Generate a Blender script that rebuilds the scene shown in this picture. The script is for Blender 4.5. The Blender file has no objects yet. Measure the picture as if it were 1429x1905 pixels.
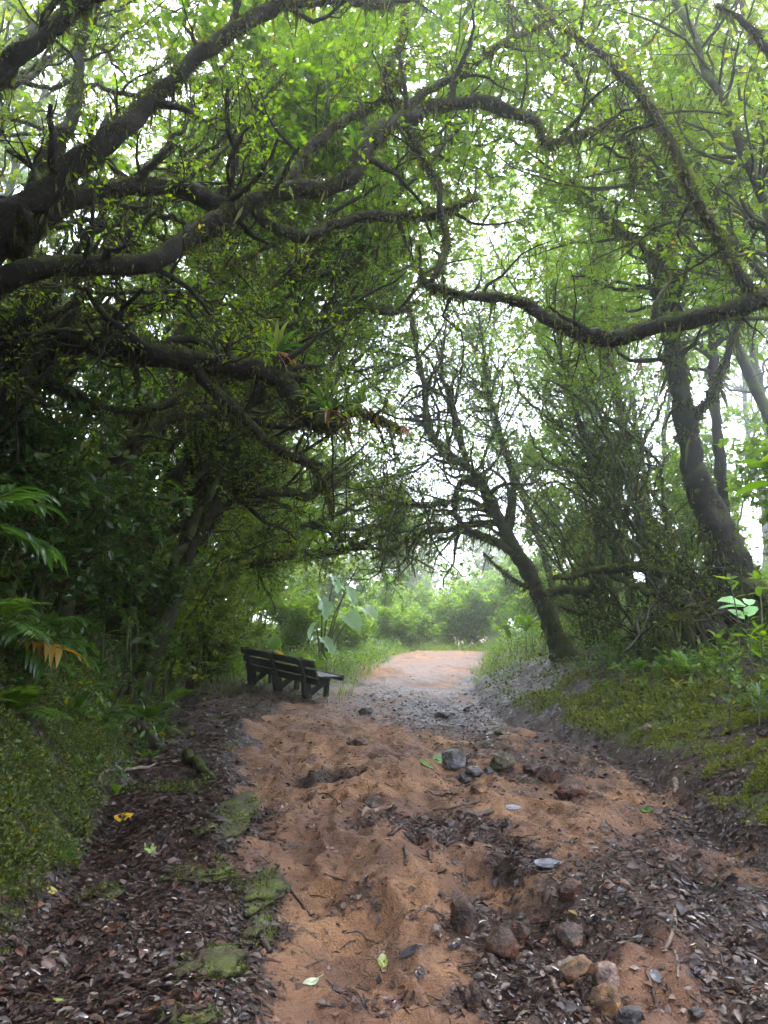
import bpy, math
import numpy as np
from mathutils import Matrix, Vector

rng = np.random.default_rng(11)
SC = bpy.context.scene
COL = SC.collection
R_ = math.radians

# ------------------------------------------------------------------ camera
PITCH = R_(8.1); CAM = np.array([0.0, 0.0, 1.5]); FPX = 1386.0; CX, CY = 714.5, 952.5
cd = bpy.data.cameras.new('camera'); cam = bpy.data.objects.new('camera', cd); COL.objects.link(cam)
cd.sensor_fit = 'VERTICAL'; cd.sensor_height = 24; cd.lens = 24 * FPX / 1905
cd.clip_start = 0.05; cd.clip_end = 600
cam.location = CAM; cam.rotation_euler = (R_(90) + PITCH, 0, 0)
SC.camera = cam

# ------------------------------------------------------------------ world, sun, exposure
SUN_EL, SUN_AZ = R_(70), R_(14)       # azimuth from +Y towards +X
w = bpy.data.worlds.new('World'); SC.world = w; w.use_nodes = True
nt = w.node_tree; nt.nodes.clear()
sky = nt.nodes.new('ShaderNodeTexSky'); sky.sky_type = 'NISHITA'; sky.sun_disc = False
sky.sun_elevation = SUN_EL; sky.sun_rotation = SUN_AZ; sky.air_density = 1.0; sky.dust_density = 4.0
mix = nt.nodes.new('ShaderNodeMix'); mix.data_type = 'RGBA'; mix.inputs[0].default_value = 0.8
mix.inputs[7].default_value = (8.3, 8.8, 10.4, 1)      # the cloud layer
bg = nt.nodes.new('ShaderNodeBackground'); bg.inputs[1].default_value = 0.1
wo = nt.nodes.new('ShaderNodeOutputWorld')
nt.links.new(sky.outputs[0], mix.inputs[6]); nt.links.new(mix.outputs[2], bg.inputs[0]); nt.links.new(bg.outputs[0], wo.inputs[0])
sl = bpy.data.lights.new('sun', 'SUN'); sl.energy = 0.6; sl.angle = R_(20); sl.color = (1, .96, .9)
sun = bpy.data.objects.new('sun', sl); COL.objects.link(sun)
sdir = Vector((math.sin(SUN_AZ) * math.cos(SUN_EL), math.cos(SUN_AZ) * math.cos(SUN_EL), math.sin(SUN_EL)))
sun.rotation_euler = sdir.to_track_quat('Z', 'Y').to_euler(); sun.location = (0, 0, 60)
vs = SC.view_settings; vs.view_transform = 'Standard'; vs.look = 'None'; vs.gamma = 1; vs.exposure = 3.0
cy = SC.cycles
cy.use_denoising = True; cy.use_adaptive_sampling = True; cy.adaptive_threshold = 0.02
cy.max_bounces = 7; cy.diffuse_bounces = 4; cy.glossy_bounces = 2; cy.transmission_bounces = 5; cy.volume_bounces = 1
cy.caustics_reflective = False; cy.caustics_refractive = False; cy.sample_clamp_indirect = 6
HAZE = 0.0068
SHADE_A = [(-1.5, -.3, 6.5, .08), (0.2, -1.5, 6.2, .08), (-2.5, -1.5, 6, .08), (0.8, 0.3, 7, .07), (-4.5, 0, 5.0, .08), (-3.8, -3, 3, .09), (-1, -5.5, 3.6, .08), (-3, -5, 5.5, .08), (-5, -.5, 3, .08)]  # ends of added light-blocking limbs, above, behind and beside the camera
SHADE_B = [(2.2, .3, 6.8, .08), (1.5, -1.5, 6.5, .08), (3.6, 1.2, 6.6, .07), (4.5, 0, 5.5, .07), (3.8, -3, 3.2, .08), (1.2, -6, 4.6, .08), (3.5, -6, 2.6, .08), (5, 1.5, 3, .08), (0.5, -7, 2.2, .08)]
SHADE_C = [(-5.2, 1, 6, .08), (-6, 1, 3.5, .08), (-6.5, 5, 3, .07), (-7, 7, 6.5, .07)]
SHADE_D = [(-7, 4, 2.6, .07), (-8, 8, 3.2, .07), (-8, 11, 5, .07), (-9, 7, 6, .07), (-6.5, 2, 2.0, .06)]
SHADE_E = [(7, 4, 4.5, .07), (7.5, 7.5, 6, .07), (8, 2, 5, .07)]

# ------------------------------------------------------------------ helpers
def U(a, b, n=None): return rng.uniform(a, b, n)
def norm(a):
    return a / np.maximum(np.linalg.norm(a, axis=-1, keepdims=True), 1e-9)
def ray(px, py):
    u = (np.asarray(px, float) - CX) / FPX; v = (CY - np.asarray(py, float)) / FPX
    c, s = math.cos(PITCH), math.sin(PITCH)
    return np.stack([u + 0 * v, c - s * v, s + c * v], -1)
def P(px, py, d):
    r = ray(px, py); return CAM + r * (np.asarray(d, float)[..., None] / r[..., 1:2])
def _hash(ix, iy, seed):
    h = (ix * 374761393 + iy * 668265263 + seed * 974711) & 0xffffffff
    h = ((h ^ (h >> 13)) * 1274126177) & 0xffffffff
    return ((h ^ (h >> 16)) & 0xffff) / 65535.0
def vnoise(x, y, seed=0):
    x = np.asarray(x, float); y = np.asarray(y, float)
    ix = np.floor(x).astype(np.int64); iy = np.floor(y).astype(np.int64); fx = x - ix; fy = y - iy
    fx = fx * fx * (3 - 2 * fx); fy = fy * fy * (3 - 2 * fy)
    a = _hash(ix, iy, seed); b = _hash(ix + 1, iy, seed); c = _hash(ix, iy + 1, seed); d = _hash(ix + 1, iy + 1, seed)
    return (a + (b - a) * fx) * (1 - fy) + (c + (d - c) * fx) * fy
def fbm(x, y, seed=0, o=4, g=.5):
    s = 0; a = 1; t = 0
    for k in range(o):
        s = s + a * vnoise(x * 2**k + 13.7 * k, y * 2**k - 7.1 * k, seed + k); t += a; a *= g
    return s / t
def ss(a, b, x):
    t = np.clip((x - a) / (b - a), 0, 1); return t * t * (3 - 2 * t)

class Geo:
    def __init__(s): s.V = []; s.F = {3: [], 4: []}; s.n = 0
    def add(s, V, F):
        V = np.asarray(V, float).reshape(-1, 3); F = np.asarray(F, np.int64)
        s.V.append(V); s.F[F.shape[1]].append(F + s.n); s.n += len(V)
def mesh_of(name, g, mats, smooth=True, off=(0, 0, 0)):
    me = bpy.data.meshes.new(name)
    V = np.concatenate(g.V) - np.asarray(off, float)
    t3 = np.concatenate(g.F[3]) if g.F[3] else np.zeros((0, 3), np.int64)
    t4 = np.concatenate(g.F[4]) if g.F[4] else np.zeros((0, 4), np.int64)
    me.vertices.add(len(V)); me.vertices.foreach_set('co', V.astype(np.float32).ravel())
    idx = np.concatenate([t3.ravel(), t4.ravel()]).astype(np.int32)
    me.loops.add(len(idx)); me.loops.foreach_set('vertex_index', idx)
    st = np.concatenate([np.arange(len(t3)) * 3, len(t3) * 3 + np.arange(len(t4)) * 4]).astype(np.int32)
    me.polygons.add(len(st)); me.polygons.foreach_set('loop_start', st)
    me.polygons.foreach_set('use_smooth', np.full(len(st), smooth, bool))
    me.update(calc_edges=True)
    for m in (mats if isinstance(mats, (list, tuple)) else [mats]): me.materials.append(m)
    return me
def wloc(o):
    v = np.zeros(3)
    while o is not None: v = v + np.array(o.location); o = o.parent
    return v
def part(name, g, mat, parent=None, smooth=True, label=None, kind=None):
    if g.n == 0: return None
    off = wloc(parent) if parent is not None else (0, 0, 0)
    o = bpy.data.objects.new(name, mesh_of(name, g, mat, smooth, off)); COL.objects.link(o)
    if parent is not None: o.parent = parent
    if label: o['label'] = label
    if kind: o['kind'] = kind
    return o
def thing(name, label, cat, loc, group=None):
    o = bpy.data.objects.new(name, None); COL.objects.link(o); o.empty_display_size = .1
    o.location = [float(v) for v in loc]; o['label'] = label; o['category'] = cat
    if group: o['group'] = group
    return o
def solo(name, g, mat, label, cat, loc, group=None, smooth=True):
    o = bpy.data.objects.new(name, mesh_of(name, g, mat, smooth, loc)); COL.objects.link(o)
    o.location = [float(v) for v in loc]; o['label'] = label; o['category'] = cat
    if group: o['group'] = group
    return o

# tubes -------------------------------------------------------------
def tubes(g, Pt, Rd, sides=5, bump=0.0, cap=False):
    Pt = np.asarray(Pt, float); Rd = np.asarray(Rd, float)
    if Pt.ndim == 2: Pt = Pt[None]; Rd = Rd[None]
    N, S, _ = Pt.shape
    T = norm(np.gradient(Pt, axis=1))
    a = np.abs(T).mean(1); ref = np.eye(3)[np.argmin(a, 1)]
    n = norm(ref - (ref * T[:, 0]).sum(-1, keepdims=True) * T[:, 0]); ns = [n]
    for i in range(1, S):
        n = norm(n - (n * T[:, i]).sum(-1, keepdims=True) * T[:, i]); ns.append(n)
    Nn = np.stack(ns, 1); B = np.cross(T, Nn)
    ang = np.arange(sides) / sides * 2 * np.pi
    rr = Rd[:, :, None] * np.ones(sides)
    if bump > 0:
        z = rng.normal(size=(N, S, sides))
        z = (z + np.roll(z, 1, 1) + np.roll(z, -1, 1) + np.roll(z, 1, 2) + np.roll(z, -1, 2)) / 2.4
        zz = rng.normal(size=(N, S // 4 + 2, sides)); zz = (zz + np.roll(zz, 1, 2) + np.roll(zz, 2, 2)) / 1.7; zi = np.arange(S) / 4.0; z0 = zi.astype(int); fz_ = (zi - z0)[None, :, None]; z = z * .7 + .8 * (zz[:, z0] * (1 - fz_) + zz[:, z0 + 1] * fz_)
        rr = rr * (1 + bump * np.clip(z, -1.5, 2.2))
    V = Pt[:, :, None] + (np.cos(ang)[:, None] * Nn[:, :, None] + np.sin(ang)[:, None] * B[:, :, None]) * rr[..., None]
    i = np.arange(S - 1)[:, None]; k = np.arange(sides)[None]
    q = np.stack([i * sides + k, i * sides + (k + 1) % sides, (i + 1) * sides + (k + 1) % sides, (i + 1) * sides + k], -1).reshape(-1, 4)
    F = (q[None] + (np.arange(N) * S * sides)[:, None, None]).reshape(-1, 4)
    base = g.n
    g.add(V, F)
    if cap:
        for j in range(N):
            for e, s_ in ((0, 1), (S - 1, -1)):
                c = Pt[j, e]; k0 = np.arange(sides) + j * S * sides + e * sides
                cv = g.n; g.V.append(c[None]); g.n += 1
                f = np.stack([k0 + base, np.roll(k0, s_) + base, np.full(sides, cv)], -1)
                g.F[3].append(f)
    return V
def cr(pts, n):
    """Catmull-Rom resample of (m,k) control rows to n rows, even by length."""
    p = np.asarray(pts, float); m = len(p)
    q = np.vstack([2 * p[0] - p[1], p, 2 * p[-1] - p[-2]])
    t = np.linspace(0, m - 1, max(n * 4, 40)); i = np.minimum(t.astype(int), m - 2); f = (t - i)[:, None]
    a, b, c, d = q[i], q[i + 1], q[i + 2], q[i + 3]
    r = .5 * (2 * b + (c - a) * f + (2 * a - 5 * b + 4 * c - d) * f**2 + (3 * b - a - 3 * c + d) * f**3)
    L = np.r_[0, np.cumsum(np.linalg.norm(np.diff(r[:, :3], axis=0), axis=1))]
    u = np.linspace(0, L[-1], n)
    return np.stack([np.interp(u, L, r[:, j]) for j in range(r.shape[1])], -1)
def limb_px(rows, wig=.012):
    """rows (px, py, depth, width px) -> centre line with radius column"""
    rows = np.asarray(rows, float); p = P(rows[:, 0], rows[:, 1], rows[:, 2])
    r = rows[:, 3] / 2 / FPX * rows[:, 2]
    L = np.linalg.norm(np.diff(p, axis=0), axis=1).sum()
    q = cr(np.c_[p, r], int(np.clip(L / .045, 12, 150)))
    q[:, 3] = np.maximum(q[:, 3], .004)
    j = rng.normal(size=(len(q), 3)); j = (j + np.roll(j, 1, 0) + np.roll(j, -1, 0)) / 3
    q[:, :3] += j * wig
    return q
def limb_w(rows, wig=.03):
    rows = np.asarray(rows, float)
    L = np.linalg.norm(np.diff(rows[:, :3], axis=0), axis=1).sum()
    q = cr(rows, int(np.clip(L / .15, 10, 60)))
    j = rng.normal(size=(len(q), 3)); j = (j + np.roll(j, 1, 0) + np.roll(j, -1, 0)) / 3
    q[1:, :3] += j[1:] * wig
    return q
def rs(q, n=14):
    t = np.linspace(0, len(q) - 1, n); return np.stack([np.interp(t, np.arange(len(q)), q[:, j]) for j in range(4)], -1)
def spawn(Pt, Rd, count, L, segs=4, spread=.75, up=.25, bias=(0, 0, 0), t0=.15, rk=.55, rmin=.0025, wig=.28, grav=0., rmax=9):
    N, S, _ = Pt.shape
    ln = np.linalg.norm(np.diff(Pt, axis=1), axis=2).sum(1); idx = rng.choice(N, count, p=ln / ln.sum())
    t = U(t0, 1, count) * (S - 1.001); i = t.astype(int); f = (t - i)[:, None]
    pos = Pt[idx, i] * (1 - f) + Pt[idx, i + 1] * f; tan = norm(Pt[idx, i + 1] - Pt[idx, i])
    rad = (Rd[idx, i] * (1 - f[:, 0]) + Rd[idx, i + 1] * f[:, 0]) * rk * U(.6, 1, count)
    rad = np.clip(rad, rmin, rmax)
    pr = rng.normal(size=(count, 3)); pr = norm(pr - (pr * tan).sum(1, keepdims=True) * tan)
    d = norm(tan * (1 - spread) + pr * spread + np.array([0, 0, up]) + np.array(bias))
    ll = U(L[0], L[1], count) / segs
    out = [pos]
    for k in range(segs):
        d = norm(d + rng.normal(size=(count, 3)) * wig + np.array([0, 0, up * .25 - grav]) + np.array(bias) * .2)
        pos = pos + d * ll[:, None]; out.append(pos)
    tp = np.linspace(1, .3, segs + 1)
    return np.stack(out, 1), np.maximum(rad[:, None] * tp, rmin * .5)

# leaves ------------------------------------------------------------
T2 = (np.array([[0, 0, 0], [.5, .42, .1], [0, 1, -.05], [-.5, .42, .1]]), np.array([[0, 1, 2], [0, 2, 3]]))
T6 = (np.array([[0, 0, 0], [0, .5, -.02], [0, 1, -.16], [.34, .16, .04], [.5, .48, .1], [.28, .8, .0], [-.34, .16, .04], [-.5, .48, .1], [-.28, .8, .0]]),
      np.array([[0, 3, 4, 1], [1, 4, 5, 2], [0, 1, 7, 6], [1, 2, 8, 7]]))
def leaves(g, pos, d, nrm, size, wid=.5, T=T2):
    pos = np.asarray(pos); n = len(pos)
    if n == 0: return
    d = norm(d); x = norm(np.cross(d, nrm)); z = np.cross(x, d)
    tv, tf = T
    size = np.broadcast_to(size, n)[:, None, None]; wid = np.broadcast_to(wid, n)[:, None, None]
    V = pos[:, None] + size * (x[:, None] * tv[None, :, :1] * wid + d[:, None] * tv[None, :, 1:2] + z[:, None] * tv[None, :, 2:3] * wid * 1.4)
    F = (tf[None] + (np.arange(n) * len(tv))[:, None, None]).reshape(-1, tf.shape[1])
    g.add(V.reshape(-1, 3), F)
def leaf_on(g, Pt, M, size, wid=.5, T=T2, t0=.2, droop=.15, flat=1.0):
    """M leaves on each twig polyline"""
    N, S, _ = Pt.shape; idx = np.repeat(np.arange(N), M); c = len(idx)
    t = U(t0, 1, c) * (S - 1.001); i = t.astype(int); f = (t - i)[:, None]
    pos = Pt[idx, i] * (1 - f) + Pt[idx, i + 1] * f; tan = norm(Pt[idx, i + 1] - Pt[idx, i])
    r = rng.normal(size=(c, 3)); r[:, 2] *= .55
    d = norm(tan * .5 + norm(r) * .9 + np.array([0, 0, -droop]))
    nr = norm(rng.normal(size=(c, 3)) * .55 + np.array([0, 0, flat]))
    leaves(g, pos + rng.normal(size=(c, 3)) * .012, d, nr, U(size[0], size[1], c), wid * U(.8, 1.2, c), T)
def fuzz(g, q, n, size=(.012, .035), hang=.35, up=.0, wid=.45):
    """moss tufts over the skin of a limb q (centre line, radius)"""
    t = U(0, len(q) - 1.001, n); i = t.astype(int); f = (t - i)[:, None]
    c = q[i] * (1 - f) + q[i + 1] * f; tan = norm(q[i + 1, :3] - q[i, :3])
    pr = rng.normal(size=(n, 3)); pr[:, 2] += up; pr = norm(pr - (pr * tan).sum(1, keepdims=True) * tan)
    kp = (vnoise(t * .35 + c[:, 0] * 3, pr[:, 2] * 1.5, 77) + pr[:, 2] * .18 > U(.25, .6, n)); c, pr, n = c[kp], pr[kp], int(kp.sum())
    pos = c[:, :3] + pr * c[:, 3:4] * .9
    d = norm(pr + rng.normal(size=(n, 3)) * .6 + np.array([0, 0, -hang]))
    s = U(size[0], size[1], n) * (1 + 1.2 * (U(0, 1, n) > .93))
    leaves(g, pos, d, norm(rng.normal(size=(n, 3))), s, wid)
def hangers(g, Pt, n, L=(.04, .16), w_=.1):
    N, S, _ = Pt.shape; idx = rng.integers(0, N, n); t = U(0, S - 1.001, n); i = t.astype(int); f = (t - i)[:, None]
    pos = Pt[idx, i] * (1 - f) + Pt[idx, i + 1] * f
    d = norm(np.array([0, 0, -1.]) + rng.normal(size=(n, 3)) * .22)
    leaves(g, pos, d, rng.normal(size=(n, 3)), U(L[0], L[1], n) * U(.4, 1, n), w_ * U(.8, 2, n))

# ------------------------------------------------------------------ materials
def newmat(name):
    m = bpy.data.materials.new(name); m.use_nodes = True; n = m.node_tree; n.nodes.clear()
    return m, n, n.nodes.new('ShaderNodeOutputMaterial')
def ramp(n, stops, fac=None):
    r = n.nodes.new('ShaderNodeValToRGB'); e = r.color_ramp.elements
    while len(e) < len(stops): e.new(.5)
    for a, (p, c) in zip(e, stops): a.position = p; a.color = (*c, 1)
    if fac is not None: n.links.new(fac, r.inputs[0])
    return r.outputs[0]
def noise(n, scale, detail=4, coord=None, rough=.55, vec=None):
    t = n.nodes.new('ShaderNodeTexNoise'); t.inputs['Scale'].default_value = scale; t.inputs['Detail'].default_value = detail
    t.inputs['Roughness'].default_value = rough
    if vec is None:
        c = n.nodes.new('ShaderNodeTexCoord'); vec = c.outputs['Object']
    n.links.new(vec, t.inputs['Vector']); return t.outputs['Fac']
def mixc(n, f, a, b):
    m = n.nodes.new('ShaderNodeMix'); m.data_type = 'RGBA'
    for s, v in ((0, f), (6, a), (7, b)):
        if isinstance(v, (int, float)): m.inputs[s].default_value = v
        elif isinstance(v, tuple): m.inputs[s].default_value = (*v, 1)
        else: n.links.new(v, m.inputs[s])
    return m.outputs[2]
def mth(n, op, a, b=0.0, clamp=False):
    m = n.nodes.new('ShaderNodeMath'); m.operation = op; m.use_clamp = clamp
    for s, v in ((0, a), (1, b)):
        if isinstance(v, (int, float)): m.inputs[s].default_value = v
        else: n.links.new(v, m.inputs[s])
    return m.outputs[0]
def bump(n, h, strength, dist):
    b = n.nodes.new('ShaderNodeBump'); b.inputs['Strength'].default_value = strength; b.inputs['Distance'].default_value = dist
    n.links.new(h, b.inputs['Height']); return b.outputs[0]
def leaf_mat(name, stops, trans=.5, rough=.4, tint=1.25, patch=.0):
    m, n, out = newmat(name)
    g = n.nodes.new('ShaderNodeNewGeometry'); c = ramp(n, stops, g.outputs['Random Per Island'])
    if patch:
        nn = noise(n, 1.3, 2); c = mixc(n, mth(n, 'MULTIPLY', nn, patch), c, stops[0][1])
    b = n.nodes.new('ShaderNodeBsdfPrincipled'); n.links.new(c, b.inputs['Base Color']); b.inputs['Roughness'].default_value = rough
    if trans > 0:
        t = n.nodes.new('ShaderNodeBsdfTranslucent')
        h = n.nodes.new('ShaderNodeHueSaturation'); h.inputs['Hue'].default_value = .485; h.inputs['Value'].default_value = tint * 2.3; h.inputs['Saturation'].default_value = 1.15
        n.links.new(c, h.inputs['Color']); n.links.new(h.outputs[0], t.inputs[0])
        ms = n.nodes.new('ShaderNodeMixShader'); ms.inputs[0].default_value = trans
        n.links.new(b.outputs[0], ms.inputs[1]); n.links.new(t.outputs[0], ms.inputs[2]); n.links.new(ms.outputs[0], out.inputs[0])
    else: n.links.new(b.outputs[0], out.inputs[0])
    return m
def simple(name, stops, scale=8, rough=.6, bs=.5, bd=.01, detail=6, spec=None):
    m, n, out = newmat(name); f = noise(n, scale, detail)
    b = n.nodes.new('ShaderNodeBsdfPrincipled'); n.links.new(ramp(n, stops, f), b.inputs['Base Color'])
    b.inputs['Roughness'].default_value = rough; n.links.new(bump(n, noise(n, scale * 4, detail), bs, bd), b.inputs['Normal'])
    if spec is not None: b.inputs['Specular IOR Level'].default_value = spec
    n.links.new(b.outputs[0], out.inputs[0]); return m
def bark_mat(name, dark, lite, moss, amount):
    m, n, out = newmat(name)
    c = ramp(n, [(.3, dark), (.7, lite)], noise(n, 14, 6))
    g = n.nodes.new('ShaderNodeNewGeometry'); s = n.nodes.new('ShaderNodeSeparateXYZ'); n.links.new(g.outputs['Normal'], s.inputs[0])
    f = mth(n, 'ADD', mth(n, 'MULTIPLY', s.outputs[2], .35), noise(n, 5, 5))
    f = mth(n, 'MULTIPLY', mth(n, 'SUBTRACT', f, 1 - amount), 5, True)
    mc = ramp(n, [(.3, tuple(v * .5 for v in moss)), (.7, moss)], noise(n, 30, 3))
    b = n.nodes.new('ShaderNodeBsdfPrincipled'); n.links.new(mixc(n, f, c, mc), b.inputs['Base Color']); b.inputs['Roughness'].default_value = .85
    b.inputs['Specular IOR Level'].default_value = .25
    n.links.new(bump(n, noise(n, 40, 6), .8, .02), b.inputs['Normal']); n.links.new(b.outputs[0], out.inputs[0]); return m
M = {}
M['leaf'] = leaf_mat('leaf_green', [(0, (.04, .07, .009)), (.45, (.07, .11, .013)), (.8, (.085, .155, .018)), (.99, (.16, .18, .025)), (1, (.22, .14, .04))], .55)
M['leaf_b'] = leaf_mat('leaf_yellow_green', [(0, (.045, .095, .012)), (.5, (.075, .145, .018)), (.99, (.13, .195, .028)), (1, (.25, .18, .05))], .6)
M['leaf_big'] = leaf_mat('leaf_round', [(0, (.035, .08, .012)), (.5, (.06, .12, .018)), (1, (.10, .16, .02))], .6, .3)
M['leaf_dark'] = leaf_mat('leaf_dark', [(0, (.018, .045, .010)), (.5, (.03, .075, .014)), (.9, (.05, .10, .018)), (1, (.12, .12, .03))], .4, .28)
M['moss'] = leaf_mat('moss_fuzz', [(0, (.018, .026, .004)), (.6, (.045, .06, .008)), (1, (.10, .11, .015))], .35, .9)
M['moss_b'] = leaf_mat('moss_bank', [(0, (.014, .030, .004)), (.5, (.045, .072, .008)), (.9, (.11, .14, .014)), (1, (.2, .16, .03))], .3, .5)
M['moss_y'] = leaf_mat('moss_yellow', [(0, (.05, .07, .008)), (.6, (.11, .135, .014)), (1, (.17, .18, .03))], .35, .8)
M['bark'] = bark_mat('bark_mossy', (.008, .006, .005), (.022, .017, .013), (.035, .048, .008), .46)
M['bark_m'] = bark_mat('bark_very_mossy', (.010, .008, .006), (.028, .022, .015), (.055, .07, .014), .62)
M['bark_r'] = bark_mat('bark_reddish', (.06, .03, .02), (.14, .08, .05), (.08, .09, .02), .36)
M['bark_p'] = bark_mat('bark_pale', (.07, .06, .045), (.16, .14, .11), (.10, .11, .03), .5)

def ground_mat():
    m, n, out = newmat('forest_floor')
    at = n.nodes.new('ShaderNodeAttribute'); at.attribute_name = 'zone'
    sp = n.nodes.new('ShaderNodeSeparateColor'); n.links.new(at.outputs['Color'], sp.inputs[0])
    n1, n2, n3 = noise(n, 3.2, 7), noise(n, 22, 6, rough=.65), noise(n, 90, 4)
    clay = ramp(n, [(.28, (.085, .043, .025)), (.43, (.19, .095, .048)), (.56, (.32, .165, .078)), (.66, (.39, .22, .112)), (.8, (.27, .11, .05))], mth(n, 'ADD', mth(n, 'MULTIPLY', n1, .65), mth(n, 'MULTIPLY', n2, .35)))
    mud = mth(n, 'MULTIPLY', mth(n, 'SUBTRACT', noise(n, 1.3, 5, rough=.6), .47), 6, True); clay = mixc(n, mth(n, 'MULTIPLY', mud, .65), clay, ramp(n, [(.3, (.055, .03, .022)), (.7, (.13, .068, .045))], n2))
    speck = ramp(n, [(.56, (1, 1, 1)), (.64, (.32, .26, .24))], n3)
    mm = n.nodes.new('ShaderNodeMix'); mm.data_type = 'RGBA'; mm.blend_type = 'MULTIPLY'; mm.inputs[0].default_value = .8
    n.links.new(clay, mm.inputs[6]); n.links.new(speck, mm.inputs[7]); clay = mm.outputs[2]
    humus = ramp(n, [(.3, (.018, .011, .009)), (.55, (.05, .028, .02)), (.75, (.11, .055, .035))], n2)
    mossc = ramp(n, [(.3, (.022, .034, .006)), (.6, (.06, .08, .012)), (.8, (.11, .125, .02))], n2)
    wetc = ramp(n, [(.3, (.09, .042, .028)), (.7, (.19, .09, .055))], n2)
    def brk(ch, k):
        return mth(n, 'MULTIPLY', mth(n, 'ADD', mth(n, 'SUBTRACT', ch, .5), mth(n, 'MULTIPLY', mth(n, 'SUBTRACT', n2, .5), k)), 3.0), None
    def mask(ch, k=1.6, sharp=3.5):
        a = mth(n, 'ADD', ch, mth(n, 'MULTIPLY', mth(n, 'SUBTRACT', n2, .5), k))
        return mth(n, 'ADD', mth(n, 'MULTIPLY', mth(n, 'SUBTRACT', a, .5), sharp), .5, True)
    c = mixc(n, mask(sp.outputs[2], 1.0, 1.6), clay, wetc)
    c = mixc(n, mask(sp.outputs[0]), c, humus)
    c = mixc(n, mask(sp.outputs[1]), c, mossc)
    b = n.nodes.new('ShaderNodeBsdfPrincipled'); n.links.new(c, b.inputs['Base Color'])
    r = mth(n, 'SUBTRACT', .78, mth(n, 'MULTIPLY', sp.outputs[2], .3)); r = mth(n, 'ADD', r, mth(n, 'MULTIPLY', mth(n, 'SUBTRACT', n2, .5), .5))
    n.links.new(r, b.inputs['Roughness'])
    vo = n.nodes.new('ShaderNodeTexVoronoi'); vo.feature = 'DISTANCE_TO_EDGE'; vo.inputs['Scale'].default_value = 3.2; tcv = n.nodes.new('ShaderNodeTexCoord')
    wv = n.nodes.new('ShaderNodeVectorMath'); wv.operation = 'ADD'; tn_ = n.nodes.new('ShaderNodeTexNoise'); tn_.inputs['Scale'].default_value = 6; n.links.new(tcv.outputs['Object'], tn_.inputs['Vector']); n.links.new(tcv.outputs['Object'], wv.inputs[0]); n.links.new(tn_.outputs['Color'], wv.inputs[1]); n.links.new(wv.outputs[0], vo.inputs['Vector'])
    crk = mth(n, 'MULTIPLY', mth(n, 'MULTIPLY', vo.outputs['Distance'], 14, True), .18)
    h = mth(n, 'ADD', mth(n, 'ADD', crk, mth(n, 'MULTIPLY', n2, .6)), mth(n, 'ADD', mth(n, 'MULTIPLY', n3, .35), mth(n, 'MULTIPLY', noise(n, 260, 3), .15)))
    n.links.new(bump(n, h, 1.0, .045), b.inputs['Normal']); n.links.new(b.outputs[0], out.inputs[0]); return m
M['ground'] = ground_mat()

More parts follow.
